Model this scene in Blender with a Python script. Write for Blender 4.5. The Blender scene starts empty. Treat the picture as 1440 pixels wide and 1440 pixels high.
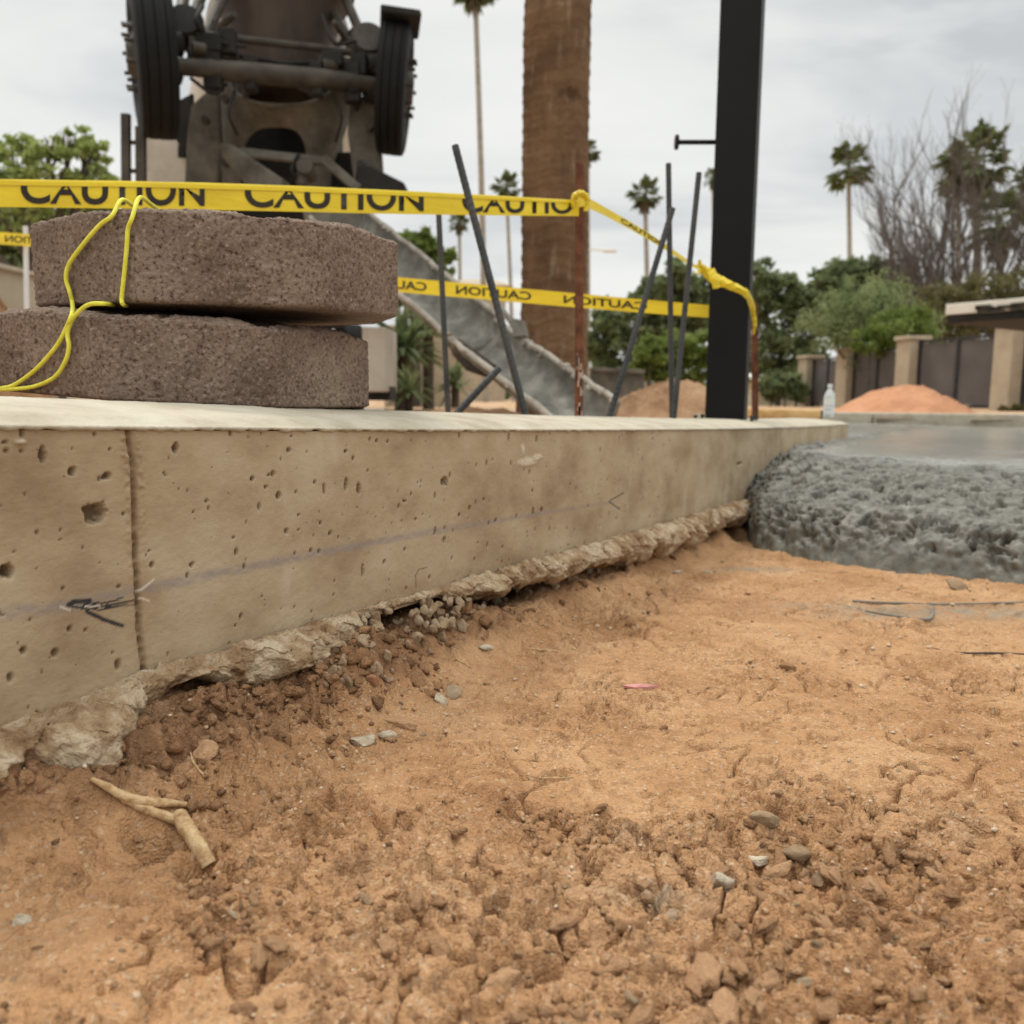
import bpy, math, random
import numpy as np
from mathutils import Vector, Matrix, Euler

# ------------------------------------------------------------------ camera, sky, sun, exposure
scene = bpy.context.scene
COL = scene.collection
F, CXY = 1200.0, 720.0                     # focal length and centre in pixels of a 1440 frame
CAM = Vector((0.0, 0.0, 0.40))
PITCH = math.atan(160.0 / F)
ROLL = 0.008
cam_d = bpy.data.cameras.new('camera')
cam_d.sensor_width = 36.0
cam_d.lens = 36.0 * F / 1440.0
cam_d.clip_start, cam_d.clip_end = 0.02, 3000.0
cam_d.dof.use_dof = True
cam_d.dof.focus_distance = 0.88
cam_d.dof.aperture_fstop = 7.0
cam = bpy.data.objects.new('camera', cam_d)
RM = (Euler((math.pi / 2 - PITCH, 0, 0)).to_matrix() @ Matrix.Rotation(ROLL, 3, 'Z'))
cam.matrix_world = Matrix.Translation(CAM) @ RM.to_4x4()
COL.objects.link(cam)
scene.camera = cam

SUN_EL, SUN_AZ = math.radians(58), math.radians(-35)   # azimuth from +Y towards +X
world = bpy.data.worlds.new('World')
scene.world = world
world.use_nodes = True
def build_world():
    nt = world.node_tree
    N, L = nt.nodes, nt.links
    N.clear()
    out = N.new('ShaderNodeOutputWorld')
    bg = N.new('ShaderNodeBackground')
    bg.inputs['Strength'].default_value = 0.1
    sky = N.new('ShaderNodeTexSky')
    sky.sky_type = 'NISHITA'
    sky.sun_disc = False
    sky.sun_elevation = SUN_EL
    sky.sun_rotation = SUN_AZ
    tc = N.new('ShaderNodeTexCoord')
    sep = N.new('ShaderNodeSeparateXYZ')
    L.new(tc.outputs['Generated'], sep.inputs[0])
    add = N.new('ShaderNodeMath'); add.operation = 'ADD'; add.inputs[1].default_value = 0.16
    mx = N.new('ShaderNodeMath'); mx.operation = 'MAXIMUM'; mx.inputs[1].default_value = 0.0
    L.new(sep.outputs[2], mx.inputs[0]); L.new(mx.outputs[0], add.inputs[0])
    dv = N.new('ShaderNodeVectorMath'); dv.operation = 'SCALE'
    inv = N.new('ShaderNodeMath'); inv.operation = 'DIVIDE'; inv.inputs[0].default_value = 1.0
    L.new(add.outputs[0], inv.inputs[1])
    cmb = N.new('ShaderNodeCombineXYZ')
    L.new(sep.outputs[0], cmb.inputs[0]); L.new(sep.outputs[1], cmb.inputs[1])
    L.new(cmb.outputs[0], dv.inputs[0]); L.new(inv.outputs[0], dv.inputs['Scale'])
    mp = N.new('ShaderNodeMapping')
    mp.inputs['Location'].default_value = (3.1, 0.6, 0)
    mp.inputs['Scale'].default_value = (0.55, 0.9, 1)
    L.new(dv.outputs[0], mp.inputs[0])
    nz = N.new('ShaderNodeTexNoise')
    nz.inputs['Scale'].default_value = 1.5; nz.inputs['Detail'].default_value = 5
    nz.inputs['Roughness'].default_value = 0.5
    nz.inputs['Distortion'].default_value = 0.4
    L.new(mp.outputs[0], nz.inputs['Vector'])
    cr = N.new('ShaderNodeValToRGB')
    e = cr.color_ramp.elements
    e[0].position, e[0].color = 0.36, (6.7, 6.85, 6.9, 1)
    e[1].position, e[1].color = 0.60, (9.1, 9.1, 8.75, 1)
    k = e.new(0.48); k.color = (8.3, 8.4, 8.2, 1)
    L.new(nz.outputs['Fac'], cr.inputs[0])
    # an overcast sky is brighter overhead than at the horizon
    zr = N.new('ShaderNodeMapRange')
    zr.inputs['From Min'].default_value = 0.40; zr.inputs['From Max'].default_value = 1.0
    zr.inputs['To Min'].default_value = 1.0; zr.inputs['To Max'].default_value = 3.0
    L.new(sep.outputs[2], zr.inputs['Value'])
    # one greyer bank of cloud low in the north-east
    dp = N.new('ShaderNodeVectorMath'); dp.operation = 'DOT_PRODUCT'
    cd = (Vector((0.46, 0.80, 0.41))).normalized(); dp.inputs[1].default_value = cd
    n2 = N.new('ShaderNodeTexNoise'); n2.inputs['Scale'].default_value = 3.6; n2.inputs['Detail'].default_value = 4
    L.new(mp.outputs[0], n2.inputs['Vector'])
    L.new(tc.outputs['Generated'], dp.inputs[0])
    r1 = N.new('ShaderNodeMapRange'); r1.interpolation_type = 'SMOOTHSTEP'
    r1.inputs['From Min'].default_value = 0.962; r1.inputs['From Max'].default_value = 0.998
    L.new(dp.outputs['Value'], r1.inputs['Value'])
    r2 = N.new('ShaderNodeMapRange'); r2.interpolation_type = 'SMOOTHSTEP'
    r2.inputs['From Min'].default_value = 0.46; r2.inputs['From Max'].default_value = 0.58
    L.new(n2.outputs['Fac'], r2.inputs['Value'])
    mu = N.new('ShaderNodeMath'); mu.operation = 'MULTIPLY'
    L.new(r1.outputs[0], mu.inputs[0]); L.new(r2.outputs[0], mu.inputs[1])
    cm = N.new('ShaderNodeMixRGB'); cm.inputs[2].default_value = (5.9, 6.1, 6.2, 1)
    L.new(mu.outputs[0], cm.inputs[0]); L.new(cr.outputs[0], cm.inputs[1])
    sc = N.new('ShaderNodeVectorMath'); sc.operation = 'SCALE'
    L.new(cm.outputs[0], sc.inputs[0]); L.new(zr.outputs[0], sc.inputs['Scale'])
    mix = N.new('ShaderNodeMixRGB'); mix.inputs[0].default_value = 0.95
    L.new(sky.outputs[0], mix.inputs[1]); L.new(sc.outputs[0], mix.inputs[2])
    L.new(mix.outputs[0], bg.inputs[0]); L.new(bg.outputs[0], out.inputs[0])
build_world()
sun_d = bpy.data.lights.new('sun', 'SUN')
sun_d.energy = 1.5
sun_d.angle = math.radians(10)
sun_d.color = (1.0, 0.95, 0.87)
sun = bpy.data.objects.new('sun', sun_d)
sun_dir = Vector((math.sin(SUN_AZ) * math.cos(SUN_EL), math.cos(SUN_AZ) * math.cos(SUN_EL), math.sin(SUN_EL)))
sun.rotation_euler = sun_dir.to_track_quat('Z', 'Y').to_euler()
COL.objects.link(sun)
vs = scene.view_settings
vs.view_transform = 'Standard'; vs.look = 'None'; vs.exposure = 0.0; vs.gamma = 1.0
vs.use_curve_mapping = False
scene.cycles.max_bounces = 6

# ------------------------------------------------------------------ pixel rays
RMn = np.array(RM)
CAMn = np.array(CAM)
def ray(px, py):
    d = RMn @ np.array([(px - CXY) / F, -(py - CXY) / F, -1.0])
    return d
def at(px, py, Y):                          # the point seen at a pixel of the photograph, Y metres ahead
    d = ray(px, py)
    return CAMn + d * (Y / d[1])

# ------------------------------------------------------------------ noise
PERM = np.random.default_rng(11).permutation(65536).astype(np.int64)
def hsh(*a):
    h = np.zeros(np.broadcast(*a).shape, np.int64)
    for v in a:
        h = PERM[(h * 31 + v) & 65535]
    return h
def _fade(t): return t * t * t * (t * (t * 6 - 15) + 10)
def noise2(x, y, seed=0):
    xi, yi = np.floor(x).astype(np.int64), np.floor(y).astype(np.int64)
    xf, yf = x - xi, y - yi
    def g(ix, iy, fx, fy):
        a = hsh(ix, iy, np.int64(seed)) * (2 * math.pi / 65536)
        return np.cos(a) * fx + np.sin(a) * fy
    u, v = _fade(xf), _fade(yf)
    a = g(xi, yi, xf, yf); b = g(xi + 1, yi, xf - 1, yf)
    c = g(xi, yi + 1, xf, yf - 1); d = g(xi + 1, yi + 1, xf - 1, yf - 1)
    return ((a + (b - a) * u) * (1 - v) + (c + (d - c) * u) * v) * 1.4
def fbm2(x, y, oct=4, seed=0, gain=0.5):
    s, a, f, n = 0, 1.0, 1.0, 0
    for i in range(oct):
        s = s + a * noise2(x * f, y * f, seed + i * 17); n += a; a *= gain; f *= 2.03
    return s / n
def noise3(x, y, z, seed=0):
    xi, yi, zi = (np.floor(q).astype(np.int64) for q in (x, y, z))
    xf, yf, zf = x - xi, y - yi, z - zi
    u, v, w = _fade(xf), _fade(yf), _fade(zf)
    def val(i, j, k): return hsh(xi + i, yi + j, zi + k, np.int64(seed)) / 32768.0 - 1
    def lx(j, k):
        a, b = val(0, j, k), val(1, j, k); return a + (b - a) * u
    def ly(k):
        a, b = lx(0, k), lx(1, k); return a + (b - a) * v
    a, b = ly(0), ly(1)
    return a + (b - a) * w
def fbm3(x, y, z, oct=4, seed=0, gain=0.5):
    s, a, f, n = 0, 1.0, 1.0, 0
    for i in range(oct):
        s = s + a * noise3(x * f, y * f, z * f, seed + i * 13); n += a; a *= gain; f *= 2.03
    return s / n
def worley2(x, y, seed=0, jit=0.9):
    xi, yi = np.floor(x).astype(np.int64), np.floor(y).astype(np.int64)
    f1 = np.full(x.shape, 9.0); f2 = np.full(x.shape, 9.0); r1 = np.zeros(x.shape)
    for i in (-1, 0, 1):
        for j in (-1, 0, 1):
            h = hsh(xi + i, yi + j, np.int64(seed))
            h2 = PERM[(h * 7 + 3) & 65535]; h3 = PERM[(h * 13 + 5) & 65535]
            dx = xi + i + 0.5 + jit * (h / 65536 - 0.5) - x
            dy = yi + j + 0.5 + jit * (h2 / 65536 - 0.5) - y
            d = np.sqrt(dx * dx + dy * dy)
            c = d < f1
            f2 = np.where(c, f1, np.minimum(f2, d)); r1 = np.where(c, h3 / 65536, r1); f1 = np.where(c, d, f1)
    return f1, f2, r1
def worley3(x, y, z, seed=0):
    xi, yi, zi = (np.floor(q).astype(np.int64) for q in (x, y, z))
    f1 = np.full(x.shape, 9.0)
    for i in (-1, 0, 1):
        for j in (-1, 0, 1):
            for k in (-1, 0, 1):
                h = hsh(xi + i, yi + j, zi + k, np.int64(seed))
                h2 = PERM[(h * 7 + 3) & 65535]; h3 = PERM[(h * 13 + 5) & 65535]
                dx = xi + i + h / 65536 - x; dy = yi + j + h2 / 65536 - y; dz = zi + k + h3 / 65536 - z
                f1 = np.minimum(f1, dx * dx + dy * dy + dz * dz)
    return np.sqrt(f1)
def sstep(a, b, x):
    t = np.clip((x - a) / (b - a), 0, 1)
    return t * t * (3 - 2 * t)

# ------------------------------------------------------------------ objects
def origin(o):
    v = np.zeros(3)
    while o is not None:
        v += np.array(o.location); o = o.parent
    return v
def tag(o, label=None, cat=None, group=None, kind=None):
    if label: o['label'] = label
    if cat: o['category'] = cat
    if group: o['group'] = group
    if kind: o['kind'] = kind
    return o
def thing(name, loc, label, cat, group=None):
    o = bpy.data.objects.new(name, None)
    o.empty_display_size = 0.1
    o.location = [float(v) for v in loc]
    COL.objects.link(o)
    return tag(o, label, cat, group)
def mesh_np(name, V, faces, mat=None, smooth=True):
    """V (n,3); faces: an (m,k) array or a list of index lists"""
    me = bpy.data.meshes.new(name)
    V = np.asarray(V, np.float32)
    me.vertices.add(len(V)); me.vertices.foreach_set('co', V.ravel())
    if isinstance(faces, np.ndarray):
        k = faces.shape[1]; m = len(faces)
        loops = faces.astype(np.int32).ravel(); tot = np.full(m, k, np.int32)
    else:
        loops = np.array([i for f in faces for i in f], np.int32)
        tot = np.array([len(f) for f in faces], np.int32); m = len(faces)
    st = np.zeros(m, np.int32); st[1:] = np.cumsum(tot)[:-1]
    me.loops.add(len(loops)); me.loops.foreach_set('vertex_index', loops)
    me.polygons.add(m); me.polygons.foreach_set('loop_start', st); me.polygons.foreach_set('loop_total', tot)
    me.polygons.foreach_set('use_smooth', np.full(m, bool(smooth)))
    me.update(calc_edges=True); me.validate()
    if mat: me.materials.append(mat)
    return me
def put(name, me, parent=None):
    o = bpy.data.objects.new(name, me)
    COL.objects.link(o)
    if parent is not None: o.parent = parent
    return o
def obj(name, V, faces, mat, parent=None, smooth=True):
    V = np.asarray(V, float)
    if parent is not None: V = V - origin(parent)
    return put(name, mesh_np(name, V, faces, mat, smooth), parent)
def attr(me, name, vals):
    a = me.attributes.new(name, 'FLOAT', 'POINT')
    a.data.foreach_set('value', np.asarray(vals, np.float32).ravel())
def grid_faces(nr, nc, wrap=False):
    r = np.arange(nr - 1)[:, None]
    c = np.arange(nc if wrap else nc - 1)[None, :]
    c2 = (c + 1) % nc
    return np.stack([r * nc + c, r * nc + c2, (r + 1) * nc + c2, (r + 1) * nc + c], -1).reshape(-1, 4)

class MB:
    """collects shapes in world space and links them as one mesh object"""
    def __init__(s): s.V, s.F, s.n = [], [], 0
    def add(s, V, Fc):
        V = np.asarray(V, float).reshape(-1, 3)
        s.V.append(V); s.F += [[int(i) + s.n for i in f] for f in Fc]; s.n += len(V)
        return s
    def box(s, c, h, ax=None):
        c = np.asarray(c, float); ax = np.eye(3) if ax is None else np.asarray(ax, float)
        P = [c + ax[0] * h[0] * i + ax[1] * h[1] * j + ax[2] * h[2] * k for i in (-1, 1) for j in (-1, 1) for k in (-1, 1)]
        return s.add(P, [(0, 1, 3, 2), (4, 6, 7, 5), (0, 4, 5, 1), (2, 3, 7, 6), (0, 2, 6, 4), (1, 5, 7, 3)])
    def beam(s, p0, p1, w, h, up=(0, 0, 1)):
        p0, p1 = np.asarray(p0, float), np.asarray(p1, float)
        d = p1 - p0; L = np.linalg.norm(d); d = d / L
        up = np.asarray(up, float)
        if abs(d @ up) > 0.98: up = np.array([0, 1.0, 0])
        a = np.cross(d, up); a /= np.linalg.norm(a); b = np.cross(a, d)
        return s.box((p0 + p1) / 2, (L / 2, w / 2, h / 2), (d, a, b))
    def plate(s, pts, thick):
        """a polygon extruded along its normal"""
        P = np.asarray(pts, float); n = np.zeros(3)
        for i in range(len(P)): n += np.cross(P[i], P[(i + 1) % len(P)])
        n /= np.linalg.norm(n) + 1e-9
        k = len(P)
        return s.add(np.vstack([P + n * thick / 2, P - n * thick / 2]),
                     [list(range(k)), list(range(2 * k - 1, k - 1, -1))] + [(i, i + k, (i + 1) % k + k, (i + 1) % k) for i in range(k)])
    def tube(s, pts, r, n=8, cap=True):
        P = np.asarray(pts, float); m = len(P)
        R = np.full(m, r) if np.isscalar(r) else np.asarray(r, float)
        T = np.gradient(P, axis=0); T /= np.linalg.norm(T, axis=1)[:, None] + 1e-12
        a = np.cross(T[0], (0, 0, 1.0))
        if np.linalg.norm(a) < 0.1: a = np.cross(T[0], (0, 1.0, 0))
        V = []
        for i in range(m):
            a = a - T[i] * (a @ T[i]); a /= np.linalg.norm(a); b = np.cross(T[i], a)
            th = np.arange(n) * 2 * math.pi / n
            V.append(P[i] + R[i] * (np.cos(th)[:, None] * a + np.sin(th)[:, None] * b))
        Fc = grid_faces(m, n, True).tolist()
        if cap: Fc += [list(range(n))[::-1], list(range((m - 1) * n, m * n))]
        return s.add(np.vstack(V), Fc)
    def lathe(s, p0, axis, prof, n=24, cap=True):
        """prof: (distance along the axis, radius)"""
        p0 = np.asarray(p0, float); d = np.asarray(axis, float); d = d / np.linalg.norm(d)
        a = np.cross(d, (0, 0, 1.0))
        if np.linalg.norm(a) < 0.1: a = np.cross(d, (0, 1.0, 0))
        a /= np.linalg.norm(a); b = np.cross(d, a)
        th = np.arange(n) * 2 * math.pi / n
        ring = np.cos(th)[:, None] * a + np.sin(th)[:, None] * b
        V = np.vstack([p0 + d * z + ring * r for z, r in prof])
        Fc = grid_faces(len(prof), n, True).tolist()
        if cap: Fc += [list(range(n))[::-1], list(range((len(prof) - 1) * n, len(prof) * n))]
        return s.add(V, Fc)
    def build(s, name, mat, parent=None, smooth=False, bevel=0):
        o = obj(name, np.vstack(s.V), s.F, mat, parent, smooth)
        if smooth: o.data.set_sharp_from_angle(angle=math.radians(38))
        if bevel:
            m = o.modifiers.new('bevel', 'BEVEL'); m.width = bevel; m.segments = 2; m.limit_method = 'ANGLE'
        return o
def dup(o, loc, parent=None):
    c = o.copy(); COL.objects.link(c); c.location = [float(v) for v in loc]
    if parent is not None: c.parent = parent
    for ch in o.children:
        dup(ch, ch.location, c)
    return c

# ------------------------------------------------------------------ materials
def mk(name, cols, scale=6.0, rough=0.8, bump=0.3, bscale=60.0, bdist=0.01, stretch=(1, 1, 1), spec=0.3, metal=0.0,
       detail=6.0, lo=0.32, hi=0.68, extra=None, rough2=None):
    m = bpy.data.materials.new(name); m.use_nodes = True
    nt = m.node_tree; N, L = nt.nodes, nt.links
    b = N['Principled BSDF']
    tc = N.new('ShaderNodeTexCoord'); oi = N.new('ShaderNodeObjectInfo')
    off = N.new('ShaderNodeVectorMath'); off.operation = 'MULTIPLY_ADD'
    off.inputs[1].default_value = (7.1, 3.3, 5.7)
    L.new(oi.outputs['Random'], off.inputs[0]); L.new(tc.outputs['Object'], off.inputs[2])
    mp = N.new('ShaderNodeMapping'); mp.inputs['Scale'].default_value = stretch
    L.new(off.outputs[0], mp.inputs[0])
    nz = N.new('ShaderNodeTexNoise'); nz.inputs['Scale'].default_value = scale; nz.inputs['Detail'].default_value = detail
    nz.inputs['Roughness'].default_value = 0.62
    L.new(mp.outputs[0], nz.inputs['Vector'])
    cr = N.new('ShaderNodeValToRGB'); e = cr.color_ramp.elements
    k = len(cols)
    e[0].position = lo; e[0].color = (*cols[0], 1); e[1].position = hi; e[1].color = (*cols[-1], 1)
    for i in range(1, k - 1):
        q = e.new(lo + (hi - lo) * i / (k - 1)); q.color = (*cols[i], 1)
    L.new(nz.outputs['Fac'], cr.inputs[0]); L.new(cr.outputs[0], b.inputs['Base Color'])
    b.inputs['Roughness'].default_value = rough; b.inputs['Metallic'].default_value = metal
    b.inputs['Specular IOR Level'].default_value = spec
    if rough2 is not None:
        mr = N.new('ShaderNodeMapRange'); mr.inputs['From Min'].default_value = 0.35; mr.inputs['From Max'].default_value = 0.65
        mr.inputs['To Min'].default_value = rough; mr.inputs['To Max'].default_value = rough2
        L.new(nz.outputs['Fac'], mr.inputs[0]); L.new(mr.outputs[0], b.inputs['Roughness'])
    if bump:
        n2 = N.new('ShaderNodeTexNoise'); n2.inputs['Scale'].default_value = bscale; n2.inputs['Detail'].default_value = 5
        L.new(mp.outputs[0], n2.inputs['Vector'])
        bp = N.new('ShaderNodeBump'); bp.inputs['Strength'].default_value = bump; bp.inputs['Distance'].default_value = bdist
        L.new(n2.outputs['Fac'], bp.inputs['Height']); L.new(bp.outputs[0], b.inputs['Normal'])
    if extra: extra(nt, N, L, b, mp, cr)
    return m
def mixcol(N, L, b, fac_socket, col):
    """mixes a colour over what feeds the base colour"""
    src = b.inputs['Base Color'].links[0].from_socket
    mx = N.new('ShaderNodeMixRGB')
    L.new(fac_socket, mx.inputs[0]); L.new(src, mx.inputs[1])
    if isinstance(col, tuple): mx.inputs[2].default_value = (*col, 1)
    else: L.new(col, mx.inputs[2])
    L.new(mx.outputs[0], b.inputs['Base Color'])
    return mx
def attr_node(N, name):
    a = N.new('ShaderNodeAttribute'); a.attribute_name = name
    return a
def ramp01(N, L, sock, a, b_):
    r = N.new('ShaderNodeMapRange'); r.inputs['From Min'].default_value = a; r.inputs['From Max'].default_value = b_
    L.new(sock, r.inputs['Value'])
    return r.outputs[0]
# ------------------------------------------------------------------ the site: wall line, levels
P0 = at(0, 597, 0.65)[:2]
_d = ray(1400, 600)[:2]
WD = _d / np.linalg.norm(_d)               # along the wall, away from the camera
WN = np.array([WD[1], -WD[0]])             # out of the wall, towards the excavation
def wall_hit(px, py):
    d = ray(px, py)
    k = ((P0 - CAMn[:2]) @ WN) / (d[:2] @ WN)
    p = CAMn + d * k
    return (p[:2] - P0) @ WD, p[2]
_t = np.array([wall_hit(*p) for p in ((0, 597), (170, 597), (520, 603), (880, 604), (1060, 601), (1180, 597))])
TOPC = np.polyfit(_t[:, 0], _t[:, 1], 2)
_b = np.array([wall_hit(*p) for p in ((0, 1000), (200, 942), (420, 884), (600, 832), (860, 760), (1040, 703))])
BOTC = np.polyfit(_b[:, 0], _b[:, 1], 1)
def ztop(s):
    s2 = np.clip(s, -0.3, 4.9)
    return np.polyval(TOPC, s2) + np.where(s < -0.3, -(s + 0.3) * 0.02, 0)
def zbot(s): return np.polyval(BOTC, np.clip(s, -1.5, 4.9))
S1 = wall_hit(1192, 600)[0]                # where the wall starts to turn
ARC_R, HEAD0 = 0.32, math.atan2(WD[0], WD[1])
HEAD1 = math.radians(-9)
def wall_path(s):
    """plan position and outward normal at arc length s"""
    s = np.asarray(s, float)
    L = ARC_R * (HEAD0 - HEAD1)
    a = np.clip(s - S1, 0, L) / ARC_R
    hd = HEAD0 - a
    cx = P0 + WD * S1 - WN * ARC_R         # centre of the arc
    nx, ny = np.cos(hd), -np.sin(hd)
    st = np.minimum(s, S1)
    x = np.where(s <= S1, P0[0] + WD[0] * st, cx[0] + nx * ARC_R)
    y = np.where(s <= S1, P0[1] + WD[1] * st, cx[1] + ny * ARC_R)
    ex = np.maximum(s - S1 - L, 0)
    x = x + np.where(ex > 0, math.sin(HEAD1) * ex, 0); y = y + np.where(ex > 0, math.cos(HEAD1) * ex, 0)
    return x, y, nx, ny
def sn(x, y):
    dx, dy = x - P0[0], y - P0[1]
    return dx * WD[0] + dy * WD[1], dx * WN[0] + dy * WN[1]
def gz(x, y):                              # level of the ground behind the wall and beyond
    s, n = sn(np.asarray(x, float), np.asarray(y, float))
    near = ztop(np.clip(s, -1, 4.6)) + 0.018 - 0.03 * sstep(0.5, 1.2, s)
    return near + (0.40 - 0.19 - near) * sstep(3.5, 9.0, y)
def bank(s, n):
    x, y = s, n
    wv = fbm2(s * 7, n * 7 + 3, 3, 5)
    wd = 0.15 - 0.085 * sstep(0.6, 1.0, s) + 0.05 * noise2(s * 3.1, s * 0 + 7.7, 9)
    hgt = 0.068 + 0.016 * noise2(s * 4.0, s * 0 + 1.3, 19) - 0.036 * sstep(0.62, 0.85, s) - 0.012 * np.exp(-((s - 0.56) / 0.16) ** 2)
    return hgt * (1 - sstep(0.0, 1.0, (n + 0.05 * wv) / wd))
def floor_base(x, y):
    s, n = sn(x, y)
    return zbot(s) - 0.095 - 0.02 * sstep(0.1, 0.6, n) * sstep(0.9, -0.3, s) + bank(s, n)
def floor_hit(px, py):
    d = ray(px, py)
    k = np.linspace(0.2, 6.0, 1500) / np.linalg.norm(d[:2])
    p = CAMn[None, :] + d[None, :] * k[:, None]
    below = p[:, 2] < floor_base(p[:, 0], p[:, 1])
    i = int(np.argmax(below)) if below.any() else len(k) - 1
    return p[i]

# front edge of the poured concrete, in plan
_s0 = wall_hit(1046, 690)[0]
W0 = P0 + WD * _s0
CF = [W0 - WN * 0.4 + WD * 0.0, W0, floor_hit(1062, 772)[:2], floor_hit(1150, 790)[:2], floor_hit(1290, 806)[:2], floor_hit(1440, 823)[:2]]
CF.append(CF[-1] + (CF[-1] - CF[-2]) / np.linalg.norm(CF[-1] - CF[-2]) * 6.0)
CF = np.array(CF)
def pour_q(x, y):
    best = np.full(x.shape, 1e9); sg = np.ones(x.shape)
    for a, b in zip(CF[:-1], CF[1:]):
        d = b - a; L2 = d @ d
        t = np.clip(((x - a[0]) * d[0] + (y - a[1]) * d[1]) / L2, 0, 1)
        ex, ey = x - a[0] - t * d[0], y - a[1] - t * d[1]
        dist = np.hypot(ex, ey)
        cr = d[0] * ey - d[1] * ex
        c = dist < best
        best = np.where(c, dist, best); sg = np.where(c, np.where(cr >= 0, 1.0, -1.0), sg)
    return best * sg

# ------------------------------------------------------------------ dirt
def dirt_extra(nt, N, L, b, mp, cr):
    a = attr_node(N, 'loose')
    n3 = N.new('ShaderNodeTexNoise'); n3.inputs['Scale'].default_value = 420; n3.inputs['Detail'].default_value = 3
    L.new(mp.outputs[0], n3.inputs['Vector'])
    mixcol(N, L, b, ramp01(N, L, a.outputs['Fac'], 0.1, 1.7), (0.32, 0.17, 0.085))
    # pale grit and dark grains
    v = N.new('ShaderNodeTexVoronoi'); v.inputs['Scale'].default_value = 330
    L.new(mp.outputs[0], v.inputs['Vector'])
    sp = N.new('ShaderNodeSeparateColor'); L.new(v.outputs['Color'], sp.inputs[0])
    mixcol(N, L, b, ramp01(N, L, sp.outputs[0], 0.86, 1.2), (0.66, 0.54, 0.40))
    mixcol(N, L, b, ramp01(N, L, sp.outputs[1], 0.80, 1.5), (0.13, 0.07, 0.045))
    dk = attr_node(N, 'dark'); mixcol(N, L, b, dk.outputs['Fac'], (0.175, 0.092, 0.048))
    g = attr_node(N, 'grey')
    mixcol(N, L, b, g.outputs['Fac'], (0.30, 0.27, 0.21))
    bp = b.inputs['Normal'].links[0].from_node
    h = N.new('ShaderNodeMath'); h.operation = 'ADD'
    L.new(bp.inputs['Height'].links[0].from_socket, h.inputs[0]); L.new(n3.outputs['Fac'], h.inputs[1])
    L.new(h.outputs[0], bp.inputs['Height'])
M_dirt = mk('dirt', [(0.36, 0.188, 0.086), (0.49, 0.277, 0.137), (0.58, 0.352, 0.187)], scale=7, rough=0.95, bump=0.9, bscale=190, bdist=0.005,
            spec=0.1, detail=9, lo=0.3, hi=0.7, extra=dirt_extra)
M_ground = mk('site ground', [(0.30, 0.19, 0.11), (0.45, 0.29, 0.17), (0.55, 0.40, 0.27)], scale=0.9, rough=0.95, bump=0.8, bscale=9, bdist=0.05, spec=0.1, detail=9)

DENTS = [(205, 1185, .020, .020), (285, 1232, .020, .014), (640, 860, .03, .01), (868, 798, .035, .028), (450, 1140, .020, .010), (425, 1185, .03, .012),
         (800, 1345, .016, .014), (770, 1370, .010, .012), (230, 1265, .018, .006), (300, 1270, .014, .008), (860, 1180, .02, .008),
         (560, 1170, .02, .008), (690, 1120, .02, .007), (1010, 1425, .03, .01), (1110, 1432, .02, .01), (480, 1080, .012, .008), (620, 1050, .010, .006)]
DENTS = [(floor_hit(a, b), r, d) for a, b, r, d in DENTS]
ROUGH = [(1150, 1225, .16, 1.0), (1040, 1400, .14, .9), (760, 1230, .14, .7), (520, 1200, .08, .8), (430, 1160, .06, .8), (690, 1125, .06, .8), (1380, 1050, .25, .45),
         (1300, 1330, .14, .7), (620, 1330, .12, .8), (860, 1380, .12, .8), (330, 1290, .06, .7), (900, 1010, .12, .4), (300, 1000, .10, .8), (520, 960, .12, .9),
         (880, 860, .12, .5)]
ROUGH = [(floor_hit(a, b), r, k) for a, b, r, k in ROUGH]
SMOOTH = [(700, 1050, .10, 1.2), (560, 1060, .06, .7), (940, 1290, .05, 1.0), (440, 1270, .03, .6), (1000, 930, .22, .5), (880, 1120, .07, .8)]
SMOOTH = [(floor_hit(a, b), r, k) for a, b, r, k in SMOOTH]
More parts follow.
